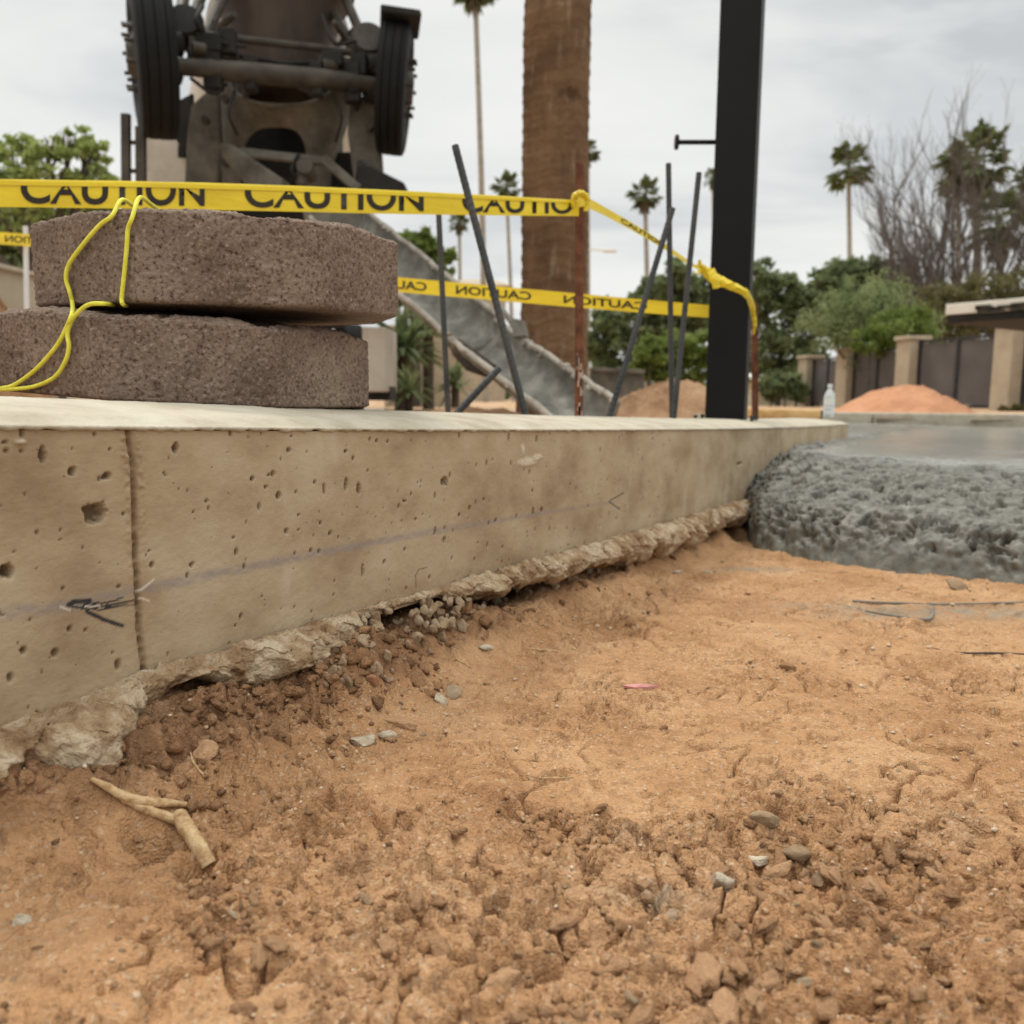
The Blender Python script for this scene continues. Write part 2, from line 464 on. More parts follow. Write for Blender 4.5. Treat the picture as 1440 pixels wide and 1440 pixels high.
def dirt_h(x, y):
    s, n = sn(x, y)
    z = floor_base(x, y)
    r = np.hypot(x, y)
    rg = 0.24 + 0.85 * fbm2(x * 4.2, y * 4.2, 4, 31)
    for p, rad, k in ROUGH: rg = rg + k * np.exp(-((x - p[0]) ** 2 + (y - p[1]) ** 2) / rad ** 2)
    for p, rad, k in SMOOTH: rg = rg - k * np.exp(-((x - p[0]) ** 2 + (y - p[1]) ** 2) / rad ** 2)
    sand = sstep(0.10, -0.20, x + 0.25) * sstep(0.9, 0.5, y) * sstep(0.05, 0.2, n)      # sandy patch lower left
    rg = rg * (1 - 0.6 * sand)
    rg = sstep(0.25, 1.15, rg)
    z = z + 0.010 * fbm2(x * 3.0, y * 3.0, 4, 41) + 0.009 * fbm2(x * 9, y * 9, 3, 43) + (0.003 + 0.006 * rg) * fbm2(x * 21, y * 24, 3, 45)
    # crusted plates with small ledges
    f = fbm2(x * 9 + 0.4 * noise2(x * 20, y * 20, 3), y * 9, 5, 51, 0.55) * 6.5
    fl = np.floor(f); fr = f - fl
    amt = 0.35 + 0.65 * sstep(-0.2, 0.5, noise2(x * 5 + 9, y * 5, 57))
    z = z + 0.0068 * amt * (fl + sstep(0.88, 1.0, fr) - f * 0.60) * (1 - 0.8 * sand)
    # clods
    clod = 0
    for sc, amp, dens, sd in ((26, 0.0100, 0.40, 61), (58, 0.0036, 0.5, 62), (115, 0.0016, 0.6, 63), (230, 0.0008, 0.75, 64)):
        wx = x * sc + 0.55 * noise2(x * sc * 1.3, y * sc * 1.3, sd + 9); wy = y * sc + 0.55 * noise2(x * sc * 1.3 + 5, y * sc * 1.3, sd + 10)
        f1, f2, rr = worley2(wx, wy, sd)
        dome = np.sqrt(np.clip(1 - (f1 / 0.62) ** 2, 0, 1)) * (0.35 + 0.65 * rr)
        gate = sstep(1 - dens - 0.15, 1 - dens + 0.15, rr + 0.65 * (rg - 0.5))
        clod = clod + amp * dome * gate * (0.10 + 0.90 * rg)
    z = z + clod * (1 - 0.55 * sand)
    # pits and cracks between the plates
    c1, c2, _ = worley2(x * 9 + 0.8 * noise2(x * 14, y * 14, 71), y * 9 + 0.8 * noise2(x * 14, y * 14 + 4, 72), 73)
    z = z - 0.017 * np.exp(-((c2 - c1) / 0.05) ** 2) * sstep(-0.15, 0.25, noise2(x * 6, y * 6, 75)) * (0.6 + 0.6 * rg) * (1 - sand) * (1 - sstep(0.0, 0.03, bank(s, n)))
    k1, k2, _ = worley2(x * 26 + 0.7 * noise2(x * 40, y * 40, 171), y * 26 + 0.7 * noise2(x * 40, y * 40 + 4, 172), 173)
    z = z - 0.008 * np.exp(-((k2 - k1) / 0.09) ** 2) * sstep(0.25, 0.8, rg) * sstep(-0.2, 0.3, noise2(x * 11, y * 11, 175))
    pit = sstep(0.30, 0.42, fbm2(x * 24, y * 30, 4, 77, 0.6))
    fis = np.exp(-(fbm2(x * 13, y * 19, 4, 177, 0.55) / 0.035) ** 2) * sstep(-0.05, 0.25, noise2(x * 8 + 3, y * 8, 179))
    z = z - 0.012 * fis * (0.45 + 0.55 * rg) * (1 - 0.8 * sand)
    z = z - 0.015 * pit * (0.25 + rg) * (1 - 0.6 * sand)
    for p, rad, dep in DENTS:
        d = np.hypot(x - p[0], y - p[1]) / rad + 0.45 * noise2(x * 34, y * 34, 81) + 0.2 * noise2(x * 90, y * 90, 82)
        z = z - 1.6 * dep * (1 - sstep(0.1, 1.1, d))
    z = z + (0.0012 + 0.0030 * rg) * fbm2(x * 60, y * 60, 5, 85, 0.66)
    # the eroded face of the bank
    bk = sstep(0.02, 0.05, bank(s, n)) * sstep(-0.05, 0.02, n)
    z = z + bk * (0.022 * fbm2(x * 16, y * 16, 3, 91) - 0.010 * np.exp(-(fbm2(x * 20, y * 20, 3, 191) / 0.05) ** 2))
    loose = np.clip(0.5 * rg + 0.6 * bk + 0.35 * sand + 0.35 * fbm2(x * 13, y * 13, 4, 89), 0, 1.2)
    gr = sstep(0.25, 0.5, fbm2(x * 7, y * 9, 3, 95)) * 0.15 * rg
    for (px, py, rad) in ((910, 1272, .014), (1330, 855, .07), (1250, 858, .08), (1420, 862, .1), (1060, 800, .04)):
        p = FH[(px, py)]
        gr = np.maximum(gr, 0.9 * np.exp(-(((x - p[0]) / (2.2 * rad)) ** 2 + ((y - p[1]) / (0.8 * rad)) ** 2)) * (0.6 + 0.8 * noise2(x * 30, y * 30, 97)))
    return z, loose, np.clip(gr, 0, 1)
FH = {k: floor_hit(*k) for k in ((910, 1272), (1330, 855), (1250, 858), (1420, 862), (1060, 800))}

def make_dirt(nc=860, nr=780):
    th = np.linspace(math.radians(-44), math.radians(46), nc)[None, :]
    r = (0.30 * (4.4 / 0.30) ** np.linspace(0, 1, nr))[:, None]
    x, y = r * np.sin(th), r * np.cos(th)
    z, lo, gr = dirt_h(x, y)
    s, n = sn(x, y)
    keep = (n > -0.05) & (pour_q(x, y) < 0.25)
    fc = grid_faces(nr, nc)
    k = keep.ravel()
    fc = fc[k[fc].all(1)]
    used = np.zeros(nr * nc, bool); used[fc.ravel()] = True
    idx = np.cumsum(used) - 1
    V = np.stack([x, y, z], -1).reshape(-1, 3)[used]
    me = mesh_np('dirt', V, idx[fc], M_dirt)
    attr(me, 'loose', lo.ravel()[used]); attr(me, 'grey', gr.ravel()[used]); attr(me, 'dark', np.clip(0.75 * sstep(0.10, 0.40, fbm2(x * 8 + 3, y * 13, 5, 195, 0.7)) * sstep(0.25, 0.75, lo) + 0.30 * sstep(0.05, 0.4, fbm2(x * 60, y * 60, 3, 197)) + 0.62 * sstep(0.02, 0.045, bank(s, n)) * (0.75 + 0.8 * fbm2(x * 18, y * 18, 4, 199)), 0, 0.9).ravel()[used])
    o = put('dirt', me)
    return tag(o, 'orange brown excavated dirt with crusts, clods and pits below the concrete wall', kind='structure')
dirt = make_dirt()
def dirt_z(x, y):
    a = np.array([float(x)]), np.array([float(y)])
    return float(dirt_h(*a)[0][0])

def make_ground():
    V, Fq = [], []
    def patch(xs, ys, zf, test=None):
        n0 = sum(len(v) for v in V)
        X, Y = np.meshgrid(xs, ys)
        Z = zf(X, Y)
        f = grid_faces(len(ys), len(xs))
        if test is not None:
            ok = test(X, Y).ravel(); f = f[ok[f].all(1)]
        V.append(np.stack([X, Y, Z], -1).reshape(-1, 3)); Fq.append(f + n0)
    s_end = S1 + ARC_R * (HEAD0 - HEAD1)
    ex, ey, _, _ = wall_path(np.array([s_end]))
    def behind(X, Y):
        s, n = sn(X, Y)
        edge = ex[0] + (Y - ey[0]) * math.tan(HEAD1)
        a = (n < -0.10) & (X < edge - 0.10 - 0.0 * Y)
        b = (Y > 9.65 - 0.12 * (X - 1.0)) & (X > edge - 0.3)
        return a | b
    fine = lambda X, Y: gz(X, Y) + 0.012 * fbm2(X * 2.5, Y * 2.5, 4, 201) * sstep(0, 1.5, Y)
    patch(np.arange(-9, 14.01, 0.12), np.arange(-1.5, 13.01, 0.12), fine, behind)
    far = lambda X, Y: np.full(X.shape, 0.40 - 0.19) + 0.05 * fbm2(X * .05, Y * .05, 3, 5)
    patch(np.concatenate([-np.geomspace(600, 9, 20), np.linspace(-8, 13, 22), np.geomspace(14, 600, 20)]), np.geomspace(12.9, 900, 40), far)
    patch(np.concatenate([-np.geomspace(600, 8.9, 16)]), np.linspace(-20, 13, 20), far)
    low = lambda X, Y: zbot(sn(X, Y)[0]) - 0.17
    patch(np.arange(-4, 16, 0.25), np.arange(-5, 12, 0.25), low)
    o = put('ground', mesh_np('ground', np.vstack(V), np.vstack(Fq), M_ground))
    return tag(o, 'tan bare earth of the building site and beyond', kind='structure')
make_ground()

# ------------------------------------------------------------------ concrete wall
M_conc_extra_pits = None
def wall_extra(nt, N, L, b, mp, cr):
    # small air holes in the cast face, their inner shade painted as dark spots
    for sc, th in ((95, 0.13), (230, 0.14)):
        v = N.new('ShaderNodeTexVoronoi'); v.inputs['Scale'].default_value = sc
        L.new(mp.outputs[0], v.inputs['Vector'])
        sp = N.new('ShaderNodeSeparateColor'); L.new(v.outputs['Color'], sp.inputs[0])
        ds = ramp01(N, L, v.outputs['Distance'], th, th * 0.55)
        pk = ramp01(N, L, sp.outputs[0], 0.83, 0.90)
        mu = N.new('ShaderNodeMath'); mu.operation = 'MULTIPLY'; L.new(ds, mu.inputs[0]); L.new(pk, mu.inputs[1])
        mixcol(N, L, b, mu.outputs[0], (0.12, 0.08, 0.05))
    ch = attr_node(N, 'chalk'); mixcol(N, L, b, ch.outputs['Fac'], (0.235, 0.212, 0.212))
    pn = attr_node(N, 'pen'); mixcol(N, L, b, pn.outputs['Fac'], (0.035, 0.033, 0.036))
    ru = attr_node(N, 'soil'); mixcol(N, L, b, ru.outputs['Fac'], (0.30, 0.20, 0.11))
    ho = attr_node(N, 'hole'); mixcol(N, L, b, ho.outputs['Fac'], (0.11, 0.07, 0.042))  # paints shade into the pits; also darkens the joint
    wt = attr_node(N, 'pale'); mixcol(N, L, b, wt.outputs['Fac'], (0.62, 0.56, 0.46))
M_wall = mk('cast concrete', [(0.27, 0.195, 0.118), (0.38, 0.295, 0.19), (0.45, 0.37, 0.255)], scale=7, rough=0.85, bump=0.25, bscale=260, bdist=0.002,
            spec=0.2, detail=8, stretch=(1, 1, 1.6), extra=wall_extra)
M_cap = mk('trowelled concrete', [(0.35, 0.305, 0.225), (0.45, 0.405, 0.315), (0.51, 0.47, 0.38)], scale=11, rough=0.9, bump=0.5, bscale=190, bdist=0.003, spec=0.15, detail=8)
M_foot = mk('lean concrete', [(0.21, 0.125, 0.065), (0.36, 0.25, 0.15), (0.53, 0.43, 0.30)], scale=26, rough=0.95, bump=1.0, bscale=210, bdist=0.006, spec=0.1, detail=9, lo=0.36, hi=0.60)
def stone_extra(nt, N, L, b, mp, cr):     # every stone its own tone
    oi = N.new('ShaderNodeObjectInfo'); r = N.new('ShaderNodeValToRGB'); e = r.color_ramp.elements
    e[0].color = (0.19, 0.12, 0.065, 1); e[1].color = (0.42, 0.33, 0.225, 1); q = e.new(0.5); q.color = (0.31, 0.21, 0.125, 1)
    L.new(oi.outputs['Random'], r.inputs[0])
    v = N.new('ShaderNodeValue'); v.outputs[0].default_value = 0.6
    mixcol(N, L, b, v.outputs[0], r.outputs[0])
M_stone = mk('aggregate stone', [(0.21, 0.135, 0.075), (0.35, 0.255, 0.16), (0.46, 0.37, 0.26)], scale=1.8, rough=0.92, bump=0.8, bscale=7, bdist=0.002, spec=0.12, extra=stone_extra)
def clod_extra(nt, N, L, b, mp, cr):
    oi = N.new('ShaderNodeObjectInfo'); r = N.new('ShaderNodeValToRGB'); e = r.color_ramp.elements
    e[0].color = (0.27, 0.15, 0.08, 1); e[1].color = (0.50, 0.31, 0.175, 1)
    L.new(oi.outputs['Random'], r.inputs[0])
    v = N.new('ShaderNodeValue'); v.outputs[0].default_value = 0.6
    mixcol(N, L, b, v.outputs[0], r.outputs[0])
M_pale = mk('pale dusty stone', [(0.34, 0.26, 0.17), (0.50, 0.42, 0.31), (0.60, 0.53, 0.42)], scale=2.2, rough=0.95, bump=0.9, bscale=7, bdist=0.002, spec=0.1)
M_clod = mk('dry clod', [(0.22, 0.12, 0.062), (0.35, 0.20, 0.105), (0.48, 0.29, 0.16)], scale=2.6, rough=0.97, bump=1.0, bscale=6, bdist=0.0025, spec=0.06, detail=9, extra=clod_extra)
M_pebble = mk('grit', [(0.33, 0.20, 0.11), (0.50, 0.36, 0.23), (0.62, 0.52, 0.40)], scale=38, rough=0.9, bump=0.3, bscale=300, bdist=0.002, spec=0.15)

wall = thing('concrete_wall', (P0[0], P0[1], float(zbot(np.array([0.0]))[0])),
             'low beige cast concrete wall with air holes, chalk line and pen arrows', 'wall')
# pits: pixel x, y, half width px, half height px
PITS = [(60, 640, 6, 12), (102, 663, 6, 7), (150, 670, 7, 6), (133, 722, 17, 17), (10, 803, 10, 11), (247, 630, 5, 8), (625, 677, 5, 7), (505, 688, 3, 9), (487, 682, 3, 10),
        (456, 687, 2, 9), (392, 697, 4, 6), (33, 915, 5, 6), (340, 866, 3, 4), (98, 884, 4, 5), (120, 886, 3, 3), (378, 668, 3, 2), (355, 673, 3, 4), (374, 685, 3, 3), (270, 794, 3, 4),
        (88, 828, 3, 3), (36, 695, 2, 2), (85, 745, 2, 2), (155, 632, 2, 2), (174, 723, 3, 3), (328, 756, 2, 2), (420, 724, 2, 2), (450, 735, 2, 3), (443, 678, 2, 3), (497, 645, 2, 4),
        (410, 613, 2, 2), (487, 634, 2, 2), (520, 618, 2, 3), (530, 620, 2, 3), (545, 621, 2, 2), (716, 615, 2, 7), (755, 617, 2, 5), (612, 748, 2, 5), (625, 759, 2, 5), (697, 732, 2, 3),
        (750, 719, 2, 6), (762, 717, 2, 4), (510, 803, 2, 12), (646, 724, 2, 3), (660, 714, 2, 3), (680, 702, 2, 2), (420, 745, 2, 2), (7, 622, 5, 3), (60, 1, 2, 2), (272, 720, 2, 2),
        (1040, 652, 3, 3), (540, 790, 2, 4), (585, 730, 2, 2), (570, 705, 2, 2), (332, 880, 2, 2), (20, 775, 2, 2), (145, 705, 2, 2), (117, 770, 2, 3), (210, 775, 2, 2), (233, 668, 2, 2)]
def wall_face():
    s1 = np.arange(-0.16, 1.25, 0.00135)
    s2 = [s1[-1]]
    st = 0.00135
    while s2[-1] < S1 - 0.05:
        st = min(st * 1.012, 0.03); s2.append(s2[-1] + st)
    s3 = np.arange(s2[-1] + 0.02, S1 + 5.0, 0.05)
    s0 = np.arange(-2.5, -0.17, 0.03)
    s = np.concatenate([s0, s1, s2[1:], s3])
    nv = 165
    v = np.linspace(0, 1, nv)[:, None]
    S = np.broadcast_to(s[None, :], (nv, len(s)))
    zb_, zt_ = zbot(s) - 0.012, ztop(s) - 0.004
    Z = zb_[None, :] + (zt_ - zb_)[None, :] * v
    D = 0.0012 * fbm2(S * 8, Z * 14, 3, 301) + 0.0004 * fbm2(S * 120, Z * 160, 3, 303)
    dark = np.zeros(S.shape); hole = np.zeros(S.shape); pale = np.zeros(S.shape)
    wob = noise2(S * 260, Z * 260, 305)
    for i, (px, py, hw, hh) in enumerate(PITS):
        cs, cz = wall_hit(px, py)
        hs = abs(wall_hit(px + hw, py)[0] - cs) + 1e-4; hz = abs(wall_hit(px, py + hh)[1] - cz) + 1e-4
        d = np.sqrt(((S - cs) / hs) ** 2 + ((Z - cz) / hz) ** 2) + 0.30 * wob
        D -= min(0.010, 1.5 * min(hs, hz)) * (1 - sstep(0.72, 1.0, d)); hole = np.maximum(hole, 0.9 * (1 - sstep(0.55, 0.95, d)))
    rg = np.random.default_rng(5)
    for i in range(330):
        cs = rg.uniform(-0.1, 1.6) ** 1; cz = rg.uniform(0, 1)
        j = np.argmin(abs(s - cs)); zc = zb_[j] + (zt_[j] - zb_[j]) * cz
        rad = 0.0011 + 0.0022 * rg.random() ** 3
        a, b_ = np.searchsorted(s, [cs - 0.01, cs + 0.01])
        sub = np.s_[:, a:b_]
        d = np.sqrt(((S[sub] - cs) / rad) ** 2 + ((Z[sub] - zc) / (rad * rg.uniform(0.8, 2.0))) ** 2)
        D[sub] -= rad * 1.2 * (1 - sstep(0.6, 1.2, d)); hole[sub] = np.maximum(hole[sub], 0.8 * (1 - sstep(0.5, 1.1, d)))
    # splatter stuck on the face
    for px, py, hw, hh, hgt in ((28, 621, 9, 5, .004), (742, 650, 17, 7, .003), (735, 632, 3, 9, .0025), (755, 643, 8, 5, .003)):
        cs, cz = wall_hit(px, py)
        hs = abs(wall_hit(px + hw, py)[0] - cs); hz = abs(wall_hit(px, py + hh)[1] - cz)
        k = 1 - sstep(0.5, 1.1, np.sqrt(((S - cs) / hs) ** 2 + ((Z - cz) / hz) ** 2) + 0.3 * wob)
        D += hgt * k * (0.8 + 0.5 * wob); pale = np.maximum(pale, 0.55 * k)
    # the joint: a ragged groove
    jt = np.array([wall_hit(*p) for p in ((180, 598), (188, 660), (190, 720), (192, 800), (196, 880), (203, 945))])
    o = np.argsort(jt[:, 1]); jc = np.interp(Z, jt[o, 1], jt[o, 0]) + 0.0014 * fbm2(Z * 60, S * 0, 3, 311)
    jw = np.abs(S - jc); rag = fbm2(S * 180, Z * 180, 3, 313)
    D -= 0.0045 * np.exp(-(jw / 0.0028) ** 2) * (1 + 0.8 * rag)
    D += 0.0026 * np.exp(-((jw - 0.006) / 0.004) ** 2) * np.clip(rag * 2.2, -0.3, 1) * sstep(0.25, 0.95, v)
    hole = np.maximum(hole, np.clip(0.9 * np.exp(-(jw / 0.0026) ** 2) * (0.75 + 0.9 * rag), 0, 1)); dark = np.maximum(dark, 0.6 * np.exp(-(jw / 0.005) ** 2))
    dark = np.maximum(dark, 0.28 * np.exp(-(jw / 0.014) ** 2))
    # chalk line
    cl = np.array([wall_hit(*p) for p in ((0, 862), (90, 853), (200, 828), (300, 808), (400, 787), (520, 764), (640, 742), (760, 722), (870, 705))])
    zc = np.interp(S, cl[:, 0], cl[:, 1], left=cl[0, 1] + 0.0)
    hwid = np.interp(S, [0, 0.5, 1.3], [0.0056, 0.0050, 0.0022])
    ch = np.exp(-np.abs((Z - zc + 0.0008 * noise2(S * 40, S * 0, 321)) / hwid) ** 3) * (0.50 + 0.55 * fbm2(S * 70, Z * 200, 3, 323))
    ch *= (S < cl[-1, 0]) * np.interp(S, [0, 0.3, 0.9, 1.6], [0.95, 1.05, 0.9, 0.55])
    # pen strokes
    pen = np.zeros(S.shape)
    def stroke(pts, w, k=1.0):
        for (a, b2) in zip(pts[:-1], pts[1:]):
            A, B = np.array(wall_hit(*a)), np.array(wall_hit(*b2)); dd = B - A
            t = np.clip(((S - A[0]) * dd[0] + (Z - A[1]) * dd[1]) / (dd @ dd), 0, 1)
            dist = np.hypot(S - A[0] - t * dd[0], Z - A[1] - t * dd[1])
            pen[:] = np.maximum(pen, k * (1 - sstep(0.6, 1.3, dist / w + 0.25 * rag)))
    stroke([(96, 851), (104, 846), (126, 845)], .0022); stroke([(98, 852), (120, 856), (160, 850), (196, 843)], .0010)
    stroke([(110, 847), (150, 848), (172, 840)], .0008); stroke([(112, 853), (140, 858), (196, 848)], .0007)
    stroke([(122, 860), (145, 871), (172, 880)], .0018); stroke([(118, 850), (155, 853)], .0011)
    stroke([(856, 705), (877, 693)], .0016, .8); stroke([(857, 706), (872, 716)], .0017, .8)
    sc = np.array(wall_hit(200, 828))
    stroke([(585, 826), (584, 808), (588, 801), (600, 798)], .0010, .7)
    for a, b2, w in (((195, 832), (216, 815), .0012), ((85, 853), (98, 858), .001), ((120, 853), (140, 852), .0009), ((198, 841), (210, 845), .0009)):
        A, B = np.array(wall_hit(*a)), np.array(wall_hit(*b2)); dd = B - A
        t = np.clip(((S - A[0]) * dd[0] + (Z - A[1]) * dd[1]) / (dd @ dd), 0, 1)
        pale = np.maximum(pale, 0.8 * (1 - sstep(0.5, 1.3, np.hypot(S - A[0] - t * dd[0], Z - A[1] - t * dd[1]) / w)))
    # soil splashed along the foot of the face
    foot = sstep(0.16, 0.0, v + 0.10 * fbm2(S * 9, Z * 9, 4, 331)) * 0.7
    D += 0.003 * sstep(0.08, 0.0, v + 0.05 * rag) * (0.6 + rag)
    dark = np.maximum(dark, foot * (0.5 + 0.6 * rag))
    pale = np.maximum(pale, 0.25 * sstep(0.25, 0.5, fbm2(S * 12, Z * 5, 4, 341)))
    x, y, nx, ny = wall_path(s)
    V = np.stack([x[None] + nx[None] * D, y[None] + ny[None] * D, Z], -1).reshape(-1, 3)
    fc = grid_faces(nv, len(s))
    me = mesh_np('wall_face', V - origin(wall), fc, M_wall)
    attr(me, 'chalk', np.clip(ch, 0, 1)); attr(me, 'pen', pen); attr(me, 'hole', hole); attr(me, 'soil', np.clip(dark, 0, 1)); attr(me, 'pale', np.clip(pale, 0, 1))
    put('wall_face', me, wall)
wall_face()
def cap_rise(w):                            # height of the top above its front edge, w metres back
    return 0.010 * sstep(0.0, 0.035, w) + np.interp(w, [0.03, 0.17, 0.5], [0, 0.014, 0.018])
CAPW = 0.27
def wall_cap():
    s = np.concatenate([np.arange(-2.5, -0.2, 0.03), np.arange(-0.2, 1.2, 0.0025), np.geomspace(1.2, S1 + 5.0, 260)])
    w = np.concatenate([np.linspace(0, 0.03, 18), np.geomspace(0.033, CAPW, 26)])
    S, Wd = np.meshgrid(s, w)
    x, y, nx, ny = wall_path(S)
    lip = np.clip(0.35 + 1.1 * fbm2(S * 45, S * 0, 4, 351, 0.6), 0, 1.4)
    wob = 0.0012 * fbm2(S * 30, Wd * 60, 4, 353) * sstep(0, 0.01, Wd) + 0.0007 * fbm2(S * 200, Wd * 200, 3, 355)
    e = 0.0030 + 0.0012 * fbm2(S * 90, S * 0 + 3, 3, 357)
    rows = []
    zt = ztop(S)
    top = np.stack([x - nx * (Wd - e * (1 - sstep(0, 0.02, Wd))), y - ny * (Wd - e * (1 - sstep(0, 0.02, Wd))), zt + cap_rise(Wd) + wob], -1)
    # ragged lip hanging over the face
    s0, x0, y0, nx0, ny0, e0, l0, z0 = s, x[0], y[0], nx[0], ny[0], e[0], lip[0], zt[0]
    drop = (0.0022 + 0.0048 * l0)
    front = np.stack([x0 + nx0 * (e0 + 0.001), y0 + ny0 * (e0 + 0.001), z0 - drop * 0.5], -1)
    under = np.stack([x0 + nx0 * (e0 * 0.6), y0 + ny0 * (e0 * 0.6), z0 - drop], -1)
    inn = np.stack([x0 - nx0 * 0.004, y0 - ny0 * 0.004, z0 - drop], -1)
    back1 = top[-1] - np.array([0, 0, 0.06])
    V = np.vstack([inn[None], under[None], front[None], top, back1[None]])
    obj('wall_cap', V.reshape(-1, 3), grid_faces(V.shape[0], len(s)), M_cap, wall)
wall_cap()

# footing: lumps of lean concrete squeezed out under the wall
LUMP = [(-0.20, .050, .055), (0.00, .058, .055), (0.07, .046, .055), (0.105, .016, .034), (0.16, .016, .032), (0.20, .030, .034), (0.26, .042, .042), (0.34, .036, .040), (0.385, .024, .034),
        (0.41, .004, .010), (0.50, .004, .010), (0.58, .007, .012), (0.63, .024, .028), (0.72, .032, .036), (0.80, .020, .030), (0.9, .032, .040), (1.0, .028, .042), (1.1, .036, .046),
        (1.25, .040, .055), (1.5, .05, .06), (1.8, .04, .055), (2.1, .05, .06), (2.6, .05, .06)]
def footing():
    lm = np.array(LUMP)
    off = np.array([wall_hit(p, q)[0] for p, q in ((0, 1000), (130, 965))])
    s = np.concatenate([np.arange(-0.25, 1.3, 0.0022), np.geomspace(1.3, 2.6, 220)])
    u = np.linspace(0, 1, 46)
    b_ = np.interp(s, lm[:, 0], lm[:, 1]); h = np.interp(s, lm[:, 0], lm[:, 2])
    b_ = b_ * np.clip(1 + .9 * fbm2(s * 13, s * 0, 3, 421), .3, 1.8); h = h * np.clip(1 + .8 * fbm2(s * 10, s * 0 + 5, 3, 423), .4, 1.7)
    S, U = np.meshgrid(s, u)
    B, H = np.broadcast_to(b_, S.shape), np.broadcast_to(h, S.shape)
    ang = U * math.pi * 0.98
    n = B * np.clip(np.sin(ang), 0, 1) ** 0.75
    z = zbot(S) + 0.002 + (1 - sstep(0, 0.35, U)) * (0.007 * fbm2(S * 16, S * 0, 3, 411) + 0.003 * fbm2(S * 80, S * 0, 3, 413)) - H * (1 - np.cos(ang)) / 2
    n = n - 0.012 * sstep(0.75, 1.0, U) + 0.002
    gap = sstep(0.10, 0.05, S)               # the lump on the left hangs clear of the face
    z = z - gap * (0.010 + 0.006 * fbm2(S * 30, S * 0, 2, 425)) * (1 - U); n = n - gap * 0.03 * sstep(0.12, 0.0, U)
    dn = 0.018 * fbm3(S * 18, n * 18, z * 18, 4, 401) - 0.015 * (worley3(S * 42, n * 42, z * 42, 403) - 0.45) - 0.006 * (worley3(S * 95, n * 95, z * 95, 404) - 0.45) + 0.007 * fbm3(S * 110, n * 110, z * 110, 4, 405, 0.65)
    dn = dn * sstep(0.0, 0.10, U) * np.clip(B / 0.02, 0.35, 1)
    n2 = n + dn * np.sin(ang).clip(0.15, 1); z2 = z + dn * -np.cos(ang) * 0.8
    x, y, nx, ny = wall_path(S)
    V = np.stack([x + nx * n2, y + ny * n2, z2], -1).reshape(-1, 3)
    return obj('footing', V, grid_faces(len(u), len(s)), M_foot, wall)
foot = footing()

def ico(sub):
    import bmesh
    bm = bmesh.new(); bmesh.ops.create_icosphere(bm, subdivisions=sub, radius=1.0)
    V = np.array([v.co[:] for v in bm.verts]); Fc = np.array([[v.index for v in f.verts] for f in bm.faces]); bm.free()
    return V, Fc
ICO1, ICO2, ICO3 = ico(1), ico(2), ico(3)
def stone_shape(seed, base=ICO2, flat=0.7, ang=0.5):
    V, Fc = base
    rg = np.random.default_rng(seed)
    P = V.copy()
    for k in range(7):                      # facets
        d = rg.normal(size=3); d /= np.linalg.norm(d); lim = rg.uniform(0.42, 0.82)
        over = np.clip(P @ d - lim, 0, None); P = P - over[:, None] * d * (0.5 + ang)
    P = P * (1 + 0.16 * fbm3(V[:, 0] * 1.7 + seed, V[:, 1] * 1.7, V[:, 2] * 1.7, 3, seed))[:, None]
    P = P * np.array([1, rg.uniform(0.65, 0.95), flat * rg.uniform(0.75, 1.1)])
    return P, Fc
STONES = [mesh_np('stone', *stone_shape(500 + i, ICO3), M_stone) for i in range(8)]
for me in STONES: me.set_sharp_from_angle(angle=math.radians(24))
PEBS = [mesh_np('stone', *stone_shape(540 + i, ICO2), M_pebble) for i in range(6)]
def rot_np(rg):
    return np.array(Euler((rg.uniform(-.5, .5), rg.uniform(-.5, .5), rg.uniform(0, 6.28))).to_matrix())
# aggregate stones exposed under the wall
rg = np.random.default_rng(77)
def wall_stone(px, py, r, n_off, mesh, parent, rot):
    s_, z_ = wall_hit(px, py)
    x, y, nx, ny = wall_path(np.array([s_]))
    o = put('stone', mesh, parent)
    o.location = [float(v) for v in np.array([x[0] + nx[0] * n_off, y[0] + ny[0] * n_off, z_]) - origin(parent)]
    o.scale = (r, r, r); o.rotation_euler = rot
    return o
# exact hits on the detailed dirt surface, many pixels at once
def hits(pxs):
    out = []
    D = np.array([ray(px, py) for px, py in pxs]); B = np.array([floor_hit(px, py) for px, py in pxs])
    Lb = np.linalg.norm(B - CAMn, axis=1) / np.linalg.norm(D, axis=1)
    k = Lb[:, None] * np.linspace(0.86, 1.10, 160)[None, :]
    X, Y, Z = (CAMn[i] + D[:, i:i + 1] * k for i in range(3))
    below = Z < dirt_h(X, Y)[0]
    i = np.where(below.any(1), below.argmax(1), 80)
    r = np.arange(len(pxs))
    return np.stack([X[r, i], Y[r, i], Z[r, i]], -1)
SP = []
for i in range(190):
    px = rg.uniform(425, 690) if i < 95 else rg.uniform(690, 1040)
    line = np.interp(px, [420, 600, 860, 1040], [884, 832, 760, 703])
    span = np.interp(px, [425, 500, 560, 640, 700, 1040], [60, 105, 95, 60, 34, 20])
    SP.append((px, line + 12 + rg.random() ** 1.2 * span))
for i, p in enumerate(hits(SP)):
    r = (0.0042 + 0.0062 * rg.random() ** 1.6) * (1.25 if SP[i][0] > 690 else 1.0)
    o = put('stone', STONES[i % 8], foot)
    o.location = [float(v) for v in p + np.array([WN[0], WN[1], 0.6]) * r * 0.25 - origin(foot)]
    o.scale = (r * rg.uniform(.95, 1.2), r, r); o.rotation_euler = [rg.uniform(0, 6) for _ in range(3)]

